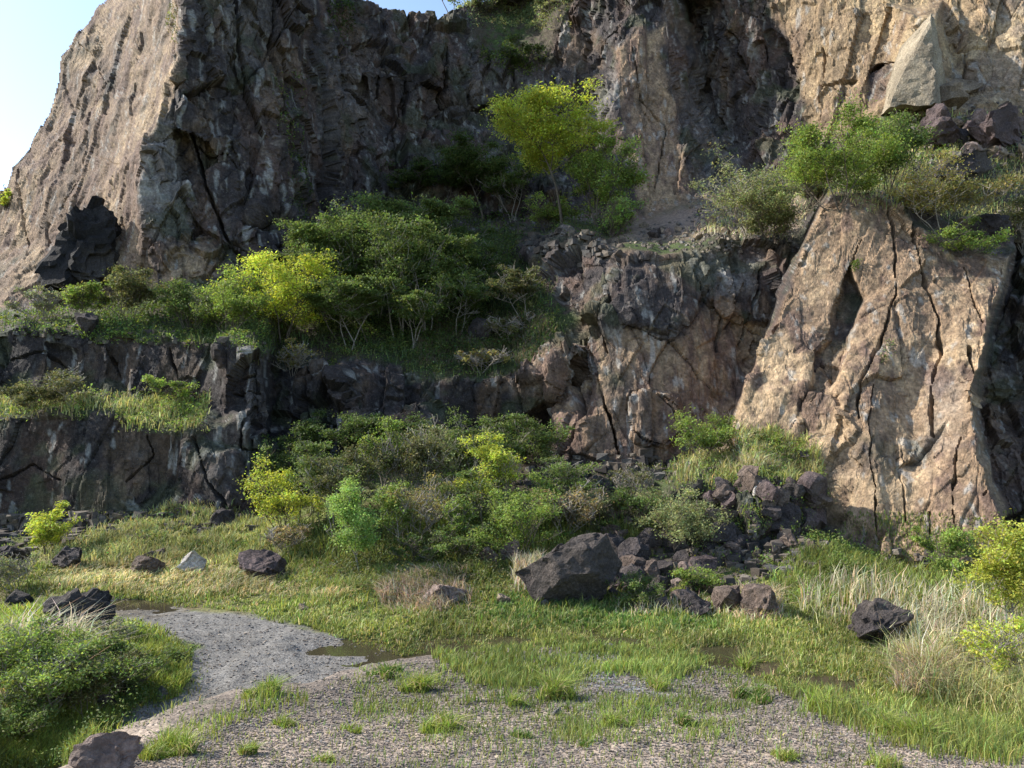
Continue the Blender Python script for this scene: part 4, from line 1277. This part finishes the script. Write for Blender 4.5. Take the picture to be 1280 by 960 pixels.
cover("ground_cover", [
    (SOFT[0], .45, .3, 3.2, "dark"),  # dark leaf colour paints the shade on the gully slope
    ([(390, 445), (640, 450), (660, 300), (390, 290)], .5, .8, 3.2, "dark"),  # more of the gully's painted shade, in taller dark leaves
    ([(0, 408), (270, 432), (340, 440), (340, 400), (200, 372), (100, 380), (0, 395)], .35, .3, 3.6, "bright"),
    ([(400, 440), (560, 470), (640, 445), (620, 400), (520, 400), (420, 400)], .2, .35, 3.2, "mid"),
    (SOFT[1], .6, .35, 3.6, "bright"),
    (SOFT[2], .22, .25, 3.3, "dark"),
    ([(345, 655), (800, 655), (790, 700), (640, 715), (345, 715)], .30, .35, 3.3, "mid"),
    ([(360, 690), (640, 690), (620, 735), (480, 745), (370, 735)], .35, .45, 4, "olive"),
    ([(830, 600), (870, 560), (960, 540), (1025, 570), (1028, 610), (930, 598), (870, 604)], .7, .4, 3.6, "bright"),
    ([(880, 300), (1030, 245), (1150, 262), (1270, 300), (1290, 145), (1165, 140), (1040, 196), (900, 262)], .28, .25, 3.4, "pale"),
    ([(1120, 150), (1200, 180), (1140, 230), (1060, 230)], .3, .3, 3.4, "bright"),
    ([(950, 715), (1035, 662), (1070, 680), (1110, 708), (1200, 718), (1300, 722), (1300, 735), (1150, 755), (950, 748)], 1.5, .3, 3.6, "bright"),
    ([(950, 715), (1035, 662), (1100, 708), (1100, 735), (950, 735)], .9, .4, 3.6, "mid"),
    ([(575, 22), (612, 42), (690, 34), (730, -10), (590, -15)], .6, .4, 3.2, "pale"),
    ([(80, 690), (160, 655), (230, 640), (345, 655), (345, 700), (80, 700)], .5, .3, 3.6, "mid"),
    ([(830, 640), (900, 600), (1040, 610), (1040, 700), (880, 710)], .22, .3, 3.4, "bright"),
    ([(-20, 965), (90, 950), (220, 860), (225, 805), (160, 785), (-20, 790)], .8, .3, 4, "mid"),
    ([(640, 690), (800, 640), (840, 690), (760, 670), (700, 680)], .5, .3, 4, "bright"),
    ([(1100, 740), (1280, 720), (1280, 860), (1180, 850)], .25, .5, 4.2, "olive"),
    ([(500, 260), (790, 265), (780, 300), (500, 290)], .4, .6, 3.4, "dark"),
])
cover("ivy", [
    ([(405, -10), (440, -10), (445, 45), (425, 75), (408, 50)], .6, .3, 3.2, "dark"),
    ([(345, 90), (375, 90), (378, 215), (368, 280), (355, 215)], .30, .2, 3.2, "mid"),
    ([(365, 190), (388, 200), (385, 275), (366, 285)], .6, .2, 3.2, "dark"),
    ([(212, 0), (224, 0), (226, 60), (210, 50)], .4, .2, 3.2, "olive"),
    ([(600, 65), (680, 60), (675, 85), (630, 92)], .8, .3, 3.2, "mid"),
    ([(330, 540), (350, 540), (352, 600), (335, 610)], .6, .3, 3.4, "mid"),
    ([(1060, 328), (1078, 330), (1074, 342), (1060, 340)], .8, .2, 3.2, "bright"),
    ([(1105, 430), (1118, 425), (1112, 450), (1100, 460)], .6, .2, 3.2, "mid"),
], None)

# ------------------------------------------------------------------ grass
def grass_patch(poly, den, h, wpx, cn, lean=.35, clump=.5, wind=(.1, 0), excl=True):
    n = int(area(poly) * den)
    q_ = in_poly(poly, n, rng)
    p = surf(q_[:, 0], q_[:, 1])
    c = vnoise(p * 1.6, 411) * .6 + vnoise(p * 4.5, 412) * .4
    k = (c > rng.uniform(-1.2, 1.0, n) * clump - (1 - clump)) & (p[:, 2] > -.12)
    p, c = p[k], c[k]
    if excl:
        gx_, gy_ = proj(p[:, 0], p[:, 1], p[:, 2])
        nz_ = vnoise(p * 1.5, 415)
        bad = ((poly_sd(p[:, 0], p[:, 1], MOUND) + .25 * nz_ > -.25) & (p[:, 1] < 14)) | ((poly_sd(gx_, gy_, ROAD) + 4 * nz_ > 0))
        p, c = p[~bad], c[~bad]
    m = len(p)
    hh = h * rng.uniform(.5, 1.2, m) * np.clip(1 + c * .8, .4, 1.7)
    cc = vary(GREEN[cn] if isinstance(cn, str) else cn, m, rng, .28, .14) * np.clip(1 + .35 * vnoise(p * .7, 413), .5, 1.5)[:, None]
    return blade_arrays(p - np.array([0, 0, .01]), hh, wpx / 960 * p[:, 1], cc, rng, lean, wind)

FR = (.31, .36, .08); MD = (.21, .24, .065); DR = (.50, .43, .22); PK = (.48, .38, .25); PL = (.38, .37, .15); RD = (.52, .46, .31)
MEADOW = [(-60, 690), (100, 700), (340, 700), (345, 690), (640, 700), (820, 740), (950, 735), (1150, 745), (1330, 720), (1330, 960), (1180, 960), (1060, 900), (990, 868), (900, 826), (760, 808), (560, 820), (430, 796), (330, 765), (200, 752), (105, 738), (-60, 735)]
gr = [
    grass_patch(MEADOW, .9, .09, 1.2, (.27, .31, .08), clump=.5),
    grass_patch(MEADOW, .22, .14, 1.2, PL, clump=.9),
    grass_patch(MEADOW, .10, .30, 1.2, MD, clump=1.3),
    grass_patch([(-60, 640), (1340, 640), (1340, 980), (-60, 980)], .20, .12, 1.3, MD, clump=.5),
    grass_patch([(1280, 690), (1540, 690), (1540, 980), (1280, 980)], .5, .2, 1.4, MD, clump=.6), grass_patch([(-280, 690), (0, 690), (0, 980), (-280, 980)], .5, .2, 1.4, MD, clump=.6),
    grass_patch([(430, 775), (620, 770), (900, 785), (1060, 815), (1090, 850), (960, 835), (760, 812), (600, 826), (520, 826), (430, 805)], .5, .09, 1.2, (.20, .22, .06), clump=.7),
    grass_patch([(640, 735), (800, 755), (900, 765), (880, 790), (640, 785), (580, 760)], .6, .16, 1.5, (.12, .19, .05), clump=.5),
    grass_patch([(60, 692), (150, 655), (230, 632), (345, 650), (350, 710), (60, 710)], .8, .32, 1.2, PL), grass_patch([(120, 680), (230, 640), (345, 655), (340, 705)], .4, .3, 1.2, MD), grass_patch([(940, 745), (1030, 672), (1090, 700), (1150, 716), (1290, 712), (1300, 760)], .5, .35, 1.2, MD),
    grass_patch([(-60, 760), (110, 765), (215, 795), (245, 830), (235, 860), (150, 905), (110, 960), (-60, 960)], .8, .2, 1.3, FR),
    grass_patch([(-60, 900), (100, 900), (130, 960), (-60, 960)], .3, .2, 1.3, (.17, .21, .06)),
    grass_patch([(340, 700), (640, 700), (600, 735), (350, 740)], .6, .30, 1.3, MD),
    grass_patch([(360, 655), (840, 655), (820, 700), (360, 700)], .3, .4, 1.2, MD),
    grass_patch([(540, 815), (700, 803), (800, 808), (880, 830), (860, 850), (740, 845), (700, 862), (600, 860), (545, 838)], 1.3, .15, 1.15, (.25, .30, .08), clump=1.25, excl=False),
    grass_patch([(440, 830), (900, 830), (960, 880), (900, 930), (600, 930), (440, 900)], .34, .09, 1.1, (.22, .27, .07), clump=1.2, excl=False),
    grass_patch([(1010, 875), (1180, 920), (1330, 900), (1330, 980), (1190, 975), (1080, 925)], .6, .18, 1.3, (.25, .29, .08), clump=1.0),
    grass_patch([(230, 900), (300, 880), (380, 862), (385, 878), (300, 900), (200, 950), (175, 955)], .3, .14, 1.3, (.24, .28, .07), clump=1.1, excl=False),
    grass_patch(SOFT[0], .10, .35, 1.2, (.10, .13, .045)), grass_patch(SOFT[1], .3, .35, 1.3, PL), grass_patch([(880, 300), (1030, 245), (1150, 262), (1270, 300), (1290, 145), (1165, 140), (1040, 196), (900, 262)], .14, .35, 1.2, PL),  # first patch: blades coloured dark to paint the gully shade
    grass_patch([(830, 600), (870, 560), (960, 540), (1025, 570), (1028, 610), (930, 598), (870, 604)], .5, .45, 1.3, PL),
]
gr.append(grass_patch([(200, 985), (260, 900), (440, 850), (900, 830), (1060, 890), (1280, 950), (1280, 985)], .07, .08, 1.3, (.24, .28, .08), clump=1.3, excl=False))
gr.append(grass_patch([(960, 845), (1100, 880), (1330, 925), (1330, 960), (1150, 945), (1000, 885)], .5, .16, 1.3, (.26, .30, .08), clump=1.0, excl=False))
gr.append(grass_patch([(180, 800), (240, 810), (262, 840), (245, 880), (160, 915), (140, 900), (225, 862)], .12, .09, 1.3, (.22, .25, .08), clump=1.1, excl=False))
blades_obj("grass", gr, kind="stuff")
dg_ = [
    grass_patch([(475, 745), (500, 718), (585, 722), (590, 748), (540, 768), (485, 762)], .6, .36, 1.1, PK, lean=.7, wind=(-.25, 0)),
    grass_patch([(200, 700), (430, 712), (440, 748), (320, 748), (200, 742), (60, 730), (60, 705)], .55, .22, 1.15, DR, lean=.7, wind=(.35, 0)),
    grass_patch([(925, 740), (975, 735), (985, 778), (920, 778)], .5, .32, 1.1, PK, lean=.7), grass_patch([(1120, 830), (1180, 820), (1190, 860), (1130, 870)], .8, .35, 1.1, PK, lean=.9),
    grass_patch([(1000, 730), (1180, 740), (1290, 790), (1300, 850), (1150, 850), (1100, 800), (1000, 770)], .12, .62, 1.1, RD, lean=.35, wind=(.15, 0), clump=.8),
    grass_patch([(1110, 810), (1290, 810), (1330, 910), (1190, 890), (1130, 860)], .22, .5, 1.1, PL, lean=.6, clump=.8),
    grass_patch([(770, 755), (930, 752), (930, 770), (770, 772)], .2, .3, 1.1, RD, lean=.3),
    grass_patch([(640, 700), (680, 705), (670, 745), (640, 740)], .5, .5, 1.2, RD, lean=.3),
    grass_patch([(860, 585), (910, 550), (980, 555), (1000, 590)], .5, .4, 1.2, RD, lean=.8),
    grass_patch([(880, 260), (1010, 250), (1000, 300), (900, 295), (850, 305)], .15, .35, 1.2, RD, lean=.8),
    grass_patch([(520, 400), (700, 390), (650, 450), (520, 460)], .5, .3, 1.2, (.17, .14, .09), lean=.9),  # straw darkened, the dimness of the slope painted into the blades
    grass_patch([(0, 800), (110, 790), (130, 880), (0, 900)], .12, .5, 1.4, RD, lean=.9),
    grass_patch(MEADOW, .10, .16, 1.1, DR, lean=.6, clump=1.1),
]
blades_obj("dry_grass", dg_, kind="stuff")

# single tufts that stand out on the gravel
TUFTS = [
    (330, 868, 60, 26, "long bright tuft at the left brow of the gravel mound"), (545, 912, 58, 26, "wide bright tuft low in the middle left of the gravel"),
    (527, 862, 34, 34, "upright tuft above the wide one on the gravel"), (482, 843, 48, 20, "darker green tuft at the pond side edge of the gravel, left"),
    (945, 874, 48, 26, "dense deep green tuft on the right of the gravel mound"), (1030, 890, 50, 34, "yellow green tuft on the right brow of the gravel"),
    (1120, 918, 70, 46, "big bright tuft at the right end of the gravel brow"), (655, 920, 26, 16, "small dark tuft below the middle of the gravel"),
    (730, 932, 22, 14, "tiny dark tuft right of the lower middle of the gravel"), (313, 940, 26, 26, "tuft near the bottom edge of the picture, left part"),
    (405, 950, 30, 14, "low tuft cut by the bottom edge, left of centre"), (355, 905, 34, 18, "tuft between the left brow and the bottom edge"),
    (765, 905, 38, 22, "loose tuft in the right middle of the gravel"), (860, 905, 32, 20, "sparse tuft below the deep green one"),
    (695, 872, 46, 34, "tall pale tuft in the centre of the gravel"), (640, 878, 30, 18, "small tuft left of the centre of the gravel"),
    (985, 948, 46, 20, "low tuft near the bottom edge, right part"), (1105, 955, 46, 22, "tuft at the bottom edge, far right"),
    (930, 838, 14, 28, "thin bright sprig at the pond edge, right"), (215, 942, 70, 36, "bright leafy tuft beside the pinkish rock"),
    (440, 915, 24, 14, "single low tuft left of the wide bright one"), (815, 858, 44, 20, "flat tuft at the upper right of the gravel"),
]
for k, (px, py, wp, hp, lb) in enumerate(TUFTS):
    p = surf(np.array([px]), np.array([py]))[0]
    D = p[1]
    rg = np.random.default_rng(900 + k)
    n = int(wp * hp * .40) + 30
    rx, ry = wp / 960 * D * .33, max(wp / 960 * D * .33, .05)
    ns = int(rg.integers(4, 9))
    sc_ = np.stack([rg.normal(size=ns) * rx * .62, rg.normal(size=ns) * ry * .6], 1)
    wh = rg.integers(0, ns, n)
    bp_ = np.stack([sc_[wh, 0] + rg.normal(size=n) * rx * .22, sc_[wh, 1] + rg.normal(size=n) * ry * .2, np.zeros(n)], 1)
    hs_ = rg.uniform(.45, 1.15, ns)[wh]
    gzv = ground_h(bp_[:, 0] + p[0], bp_[:, 1] + p[1]) - p[2]
    bp_[:, 2] = gzv - .01
    deep = "deep green" in lb or "dark" in lb
    dryb = rg.random(n) < .14
    cc = vary((.13, .20, .04) if deep else (.25, .31, .065), n, rg, .2, .12)
    cc = np.where(dryb[:, None], np.array([.42, .34, .19]), cc)
    v, q_, t_, c = blade_arrays(bp_, hp / 960 * D * .95 * rg.uniform(.35, 1.1, n) * hs_, np.full(n, 1.5 / 960 * D), cc, rg, .65)
    o = mesh_np("grass_tuft", v, [q_, t_], M_BLADE, cols={"Col": c})
    o.location = tuple(p)
    tag(o, lb, "grass tuft", "tufts on the gravel mound")

# ------------------------------------------------------------------ rocks
def ico(sub):
    import bmesh
    bm = bmesh.new()
    bmesh.ops.create_icosphere(bm, subdivisions=sub, radius=1)
    v = np.array([x.co[:] for x in bm.verts])
    f = np.array([[q_.index for q_ in x.verts] for x in bm.faces])
    bm.free()
    return v, f
ICO = {k: ico(k) for k in (2, 3, 4, 5)}
RC = dict(flake=(.36, .30, .215), bdark=(.052, .043, .041), dark=(.075, .062, .060), black=(.035, .032, .032), brown=(.17, .125, .10), tan=(.33, .255, .18), pink=(.30, .225, .19), grey=(.22, .21, .20), white=(.55, .50, .45), purple=(.13, .095, .09))

def make_rock(name, label, px, py, wpx, hpx, cn, sub=3, seed=0, group=None, cat="rock", depth=.9, cuts=12, planes=None, at_=None, top=None, sink=.25, outline=None, rough=1.0):
    rg = np.random.default_rng(seed + int(px * 7 + py * 13))
    v, f = ICO[sub]
    v = v.copy()
    pl = []
    for _ in range(cuts):
        n = rg.normal(size=3); n /= np.linalg.norm(n)
        pl.append((n, rg.uniform(.34, .74)))
    for n, c in (planes or []):
        n = np.array(n, float); pl.append((n / np.linalg.norm(n), c))
    if outline is not None:
        O = np.array(outline, float); O[:, 1] *= -1
        c0 = (O.max(0) + O.min(0)) / 2; O = (O - c0) / ((O.max(0) - O.min(0)) / 2)
        pl = [(np.array([0, 1., .1]), .8), (np.array([.5, .8, .2]), .85), (np.array([-.6, .7, .2]), .85)] + [(np.array(n) / np.linalg.norm(n), c) for n, c in (planes or [])]
        for a_, b_ in zip(O, np.roll(O, -1, 0)):
            e_ = b_ - a_
            n = np.array([e_[1], 0, -e_[0]]); n /= np.linalg.norm(n)
            m_ = (a_ + b_) / 2
            c = n[0] * m_[0] + n[2] * m_[1]
            if c < 0: n, c = -n, -c
            n[1] = rg.uniform(-.25, .25)
            pl.append((n, c))
        v *= 1.7
    for _ in range(4 if outline is not None else 1):
        for n, c in pl:
            d = v @ n
            v -= np.where(d > c, d - c, 0)[:, None] * n
    v /= np.abs(v).max(0)
    p = (surf(np.array([px]), np.array([py]))[0] if at_ is None else np.array(at_))
    D = p[1]
    sx, sz = wpx / 960 * D * .5, hpx / 960 * D * (1 / (2 - 2 * sink))
    v = v * np.array([sx, (sx * .6 + sz * .4) * depth, sz])
    s = min(sx, sz)
    u = v / s
    off = seed * 3.1 + px
    e = .08 * fbm(u * 1.3 + off, 5, 501, .6) + (.17 * cells(u * 1.9 + off, 503, .9)[0] + (.08 * cells(u * 4.3 + off, 504, .9)[0] if sub > 3 else 0)) * rough
    nn = v / (np.linalg.norm(v, axis=1, keepdims=True) + 1e-9)
    v = v + nn * (e * s)[:, None]
    v[:, 2] += sz * (1 - 2 * sink)
    base_c = np.array(RC[cn])
    k = sstep(-.4, .6, fbm(u * .9 + off, 4, 505))
    cc = base_c * (0.75 + .5 * k)[:, None]
    cr = base_c * .5 + np.array([.14, .115, .095]) * .7
    cc = mixc(cc, cr, .6 * sstep(.1, .6, fbm(u * .7 + off + 9, 3, 506)))
    if top:
        t = sstep(.2, .7, nn[:, 2] + .3 * vnoise(u * 2, 507))
        cc = mixc(cc, np.array(RC[top]), t)
    o = mesh_np(name, v, f, M_ROCK, cols={"Col": np.clip(cc, .01, .8)}, smooth=False)
    o.location = tuple(p)
    o.rotation_euler.z = 0
    return tag(o, label, cat, group)

make_rock("boulder", "huge dark angular boulder with a slanting top at the meadow edge", 711, 749, 136, 90, "bdark", 5, 3, cat="boulder", cuts=0, sink=.05, rough=.45,
          outline=[(648, 684), (647, 706), (664, 730), (700, 748), (744, 744), (766, 716), (773, 702), (748, 668), (737, 661), (722, 670), (676, 674)],
          planes=[((0, -1, .25), .62), ((-.5, -.8, .1), .66), ((.25, -.9, -.45), .62), ((.7, -.7, .15), .70), ((-.1, -.55, .85), .72)])
R = [
    ("rock", "brown rock left of the huge boulder, half in leaves", 612, 706, 30, 26, "brown"),
    ("rock", "brown rock touching the left shoulder of the huge boulder", 640, 698, 34, 27, "pink"),
    ("rock", "flat tan rock sunk in dry pale grass, left of the huge boulder", 556, 750, 58, 24, "pink"),
    ("rock", "small pale stone on the grass below the huge boulder", 630, 753, 19, 12, "tan"),
    ("rock", "tiny grey stone near the pond, left of centre", 510, 774, 12, 6, "grey"),
    ("rock", "small grey stone under the front of the huge boulder", 678, 756, 16, 9, "grey"),
    ("rock", "dark rounded rock at the meadow edge below the lower left wall", 330, 720, 60, 40, "purple"),
    ("rock", "white faced rock, brightest stone of the left meadow", 238, 714, 40, 28, "white"),
    ("rock", "flat dark rock left of the white faced rock", 194, 714, 52, 22, "brown"),
    ("rock", "dark rock behind the flat one, left meadow", 196, 698, 36, 16, "purple"),
    ("rock", "grey rock at the foot of the lower left wall", 88, 706, 50, 24, "dark"),
    ("rock", "dark low rock cut by the left frame edge", 12, 700, 62, 22, "dark"),
    ("rock", "dark rock high on the grassy talus", 274, 658, 36, 22, "dark"),
    ("rock", "black craggy rock beside the start of the track", 95, 784, 84, 54, "black"),
    ("rock", "dark rock below the black craggy one", 62, 806, 52, 38, "dark"),
    ("rock", "small black rock at the left frame edge", 20, 752, 34, 16, "black"),
    ("rock", "pinkish flat rock at the track edge right of the black one", 148, 790, 32, 12, "pink"),
    ("rock", "dark rock in the bush beside the track", 158, 868, 32, 22, "dark"),
    ("rock", "dark rock under the leafy bush, left of its neighbour", 130, 880, 36, 20, "dark"),
    ("rock", "small upright grey rock at the track edge", 202, 872, 14, 18, "grey"),
    ("rock", "coarse pinkish rock cut by the bottom edge, left", 140, 965, 78, 52, "pink"),
    ("rock", "pale pebble on the grass right of the track", 377, 762, 16, 9, "tan"),
    ("rock", "brown rock with a sunlit left face among pale reeds", 958, 768, 62, 38, "brown"),
    ("rock", "large dark rock in the reeds under the great slab", 1102, 796, 82, 48, "dark"),
    ("rock", "grey brown rock between the two reed rocks and the bushes", 905, 762, 44, 30, "brown"),
    ("rock", "dark rock just right of the leafy bush by the boulder", 868, 764, 48, 28, "dark"),
    ("rock", "tan rock on top of the talus mound", 908, 570, 34, 22, "tan"),
    ("rock", "white stone standing on the dark outcrop", 945, 624, 12, 22, "white"),
    ("rock", "dark fin shaped rock on the upper left bench", 108, 412, 30, 26, "dark"),
    ("rock", "large dark rock at the upper right rubble, left of its twin", 1178, 182, 62, 46, "purple"),
    ("rock", "large dark rock at the upper right rubble near the frame edge", 1246, 185, 66, 56, "purple"),
    ("rock", "wide dark rock beneath the upper right rubble", 1200, 224, 90, 34, "dark"),
    ("rock", "rounded dark rock at the right frame edge above the slab", 1240, 300, 52, 34, "dark"),
    ("rock", "pale rock beside the flat topped shrub on the slab", 1208, 290, 28, 18, "tan"),
    ("rock", "pale block leaning at the foot of the tan flake, upper right", 1182, 136, 44, 28, "tan"),
    ("rock", "tan slab perched on the leaning pale block, upper right", 1206, 124, 40, 20, "tan"),
    ("rock", "small dark rock on the scree of the right bench", 818, 296, 20, 16, "dark"),
    ("rock", "grey stone in the gravel brow by the pond", 760, 812, 22, 9, "grey"),
    ("rock", "grey stone right beside the gravel brow stone", 784, 817, 16, 7, "grey"),
    ("rock", "dark stone in the middle of the gravel", 697, 892, 14, 9, "grey"),
    ("rock", "dark slanting rock on the gully grass", 605, 424, 38, 26, "dark"),
    ("rock", "dark rock in the green vines at the slab foot", 1180, 708, 36, 18, "dark"),
]
for k, (nm, lb, px, py, wp, hp, cn) in enumerate(R):
    make_rock(nm, lb, px, py, wp, hp, cn, 4 if wp > 45 else 3, k)
make_rock("rock_pinnacle", "jagged black pinnacle standing on the upper left bench before the tan buttress", 100, 362, 104, 112, "black", 5, 4, cat="rock pinnacle", cuts=0, rough=1.3,
          outline=[(42, 362), (62, 328), (84, 285), (92, 262), (118, 252), (146, 268), (153, 300), (150, 362)],
          planes=[((-.2, -1, .2), .65), ((.5, -.8, .2), .7)], sink=.06)

make_rock("leaning_slab", "tall pale pointed slab leaning against the upper right wall above the rubble", 1146, 143, 92, 126, "flake", 5, 9, cat="rock slab", cuts=0, rough=.35, sink=.02,
          outline=[(1098, 140), (1122, 90), (1140, 30), (1160, 20), (1176, 22), (1184, 60), (1196, 100), (1184, 140)],
          planes=[((-.35, -1, .15), .55), ((.75, -.7, .1), .45), ((0, -1, .3), .75)])
def rock_field(name, poly, n, wr, cols_, lab, grp, hr=.7, seed=0, sub=3):
    rg = np.random.default_rng(seed)
    q_ = in_poly(poly, n, rg)
    q_ = q_[np.argsort(q_[:, 0])]
    sizes = rg.uniform(wr[0], wr[1], n) * rg.uniform(.6, 1.2, n)
    for k in range(n):
        cn = cols_[int(rg.integers(0, len(cols_)))]
        o_ = ["1st", "2nd", "3rd"][k] if k < 3 else ("%dth" % (k + 1))
        if k in (20, 30, 40): o_ = "%dst" % (k + 1)
        if k in (21, 31, 41): o_ = "%dnd" % (k + 1)
        if k in (22, 32, 42): o_ = "%drd" % (k + 1)
        nmc = {'dark': 'dark', 'black': 'black', 'brown': 'brown', 'tan': 'tan', 'pink': 'pinkish', 'grey': 'grey', 'white': 'whitish', 'purple': 'dark purplish'}[cn]
        make_rock(name, "%s %s, %s from the left" % (nmc, lab, o_), q_[k, 0], q_[k, 1], sizes[k], sizes[k] * hr * rg.uniform(.7, 1.25), cn, sub, k + seed, group=grp)

rock_field("talus_rock", [(765, 690), (790, 655), (850, 670), (900, 710), (900, 765), (800, 765), (765, 740)], 52, (18, 42), ["dark", "brown", "pink", "purple", "dark"], "stone in the rubble right of the huge boulder", "rubble beside the huge boulder", seed=11)
rock_field("outcrop_rock", [(870, 625), (930, 612), (1000, 615), (1035, 645), (1020, 690), (940, 705), (880, 705)], 46, (20, 50), ["brown", "purple", "dark", "brown"], "block of the outcrop below the mound", "blocks of the dark outcrop", seed=12, hr=.75)
rock_field("rubble_rock", [(1125, 142), (1200, 132), (1280, 138), (1285, 200), (1220, 215), (1150, 200)], 34, (12, 34), ["tan", "pink", "brown", "dark", "purple"], "stone in the rubble heap under the upper right wall", "rubble under the upper right wall", seed=13)
rock_field("scree_rock", [(800, 300), (850, 262), (925, 262), (960, 290), (900, 310), (820, 318)], 30, (6, 15), ["pink", "brown", "tan", "grey"], "small stone on the scree of the right bench", "stones on the scree", seed=14, sub=2)
rock_field("fallen_rock", [(690, 672), (800, 650), (860, 668), (840, 690), (760, 690)], 12, (9, 18), ["pink", "brown", "tan"], "small stone in the greenery above the huge boulder", "small stones above the boulder", seed=15, sub=2)

# loose gravel
def gravel(n, seed, sizes, box):
    rg = np.random.default_rng(seed)
    cube = np.array([(-1, -1, -1), (1, -1, -1), (1, 1, -1), (-1, 1, -1), (-1, -1, 1), (1, -1, 1), (1, 1, 1), (-1, 1, 1)], float) * .5
    cf = np.array([(0, 3, 2, 1), (4, 5, 6, 7), (0, 1, 5, 4), (1, 2, 6, 5), (2, 3, 7, 6), (3, 0, 4, 7)])
    q_ = in_poly(box, n, rg)
    p = surf(q_[:, 0], q_[:, 1])
    s = rg.uniform(0, 1, n) ** 3 * (sizes[1] - sizes[0]) + sizes[0]
    s = s * (p[:, 1] / 9)
    v = cube[None] * (1 + .45 * rg.normal(size=(n, 8, 3)) * .6)
    a = rg.uniform(0, 6.28, n)
    c_, s_ = np.cos(a)[:, None], np.sin(a)[:, None]
    x = v[..., 0] * c_ - v[..., 1] * s_; y = v[..., 0] * s_ + v[..., 1] * c_
    v = np.stack([x, y, v[..., 2] * .7 + .15], -1) * s[:, None, None] + p[:, None]
    cols_ = np.array([(.175, .145, .12), (.205, .165, .13), (.115, .098, .088), (.17, .158, .145), (.29, .245, .195)])[rg.integers(0, 5, n)] * rg.uniform(.7, 1.3, (n, 1))
    return v.reshape(-1, 3), (np.arange(n)[:, None, None] * 8 + cf[None]).reshape(-1, 4), np.repeat(cols_, 8, 0)
MOUND_PX = [(170, 975), (240, 930), (300, 885), (380, 868), (440, 848), (520, 826), (580, 812), (700, 806), (800, 812), (900, 838), (990, 872), (1090, 915), (1200, 945), (1300, 975)]
ga = gravel(80000, 1, (.005, .026), MOUND_PX)
gb = gravel(3500, 2, (.005, .022), ROAD)
gc_ = gravel(9000, 3, (.005, .024), [(960, 850), (1100, 885), (1330, 930), (1330, 985), (1100, 985), (980, 900)])
gd_ = gravel(5000, 4, (.005, .024), [(130, 985), (150, 930), (260, 890), (330, 865), (350, 890), (220, 960)])
V_ = np.concatenate([ga[0], gb[0], gc_[0], gd_[0]])
o1, o2, o3 = len(ga[0]), len(ga[0]) + len(gb[0]), len(ga[0]) + len(gb[0]) + len(gc_[0])
F_ = np.concatenate([ga[1], gb[1] + o1, gc_[1] + o2, gd_[1] + o3]); Cg = np.concatenate([ga[2], gb[2], gc_[2], gd_[2]])
tag(mesh_np("gravel", V_, F_, M_STONE, cols={"Col": Cg}, smooth=False), kind="stuff")

# fallen debris along the feet of the walls
SCREE = [([(-40, 655), (150, 640), (340, 640), (345, 665), (150, 672), (-40, 690)], 500, (.05, .28)), ([(780, 640), (1040, 680), (1040, 720), (900, 735), (770, 700)], 700, (.05, .3)),
         ([(640, 590), (930, 560), (930, 590), (740, 610), (640, 610)], 300, (.05, .25)), ([(1090, 690), (1270, 700), (1270, 720), (1090, 712)], 160, (.04, .2)),
         ([(780, 300), (870, 255), (1000, 235), (1000, 300), (860, 318)], 1500, (.02, .10)), ([(1100, 140), (1290, 132), (1290, 220), (1160, 230)], 700, (.03, .14)),
         ([(640, 290), (780, 300), (780, 325), (690, 330)], 300, (.04, .2)), ([(0, 412), (340, 440), (340, 425), (0, 395)], 200, (.03, .15)), ([(850, 560), (960, 545), (1020, 575), (1020, 610), (860, 600)], 120, (.04, .2))]
sv, sf, sc2 = [], [], []
o_ = 0
for k, (poly, n, sz_) in enumerate(SCREE):
    a_, b_, c_ = gravel(n, 50 + k, (sz_[0] * .5, sz_[1] * .5), poly)
    sv.append(a_); sf.append(b_ + o_); sc2.append(c_ * (.95 if k in (4, 5) else .55)); o_ += len(a_)
tag(mesh_np("scree", np.concatenate(sv), np.concatenate(sf), M_STONE, cols={"Col": np.concatenate(sc2)}, smooth=False), kind="stuff")
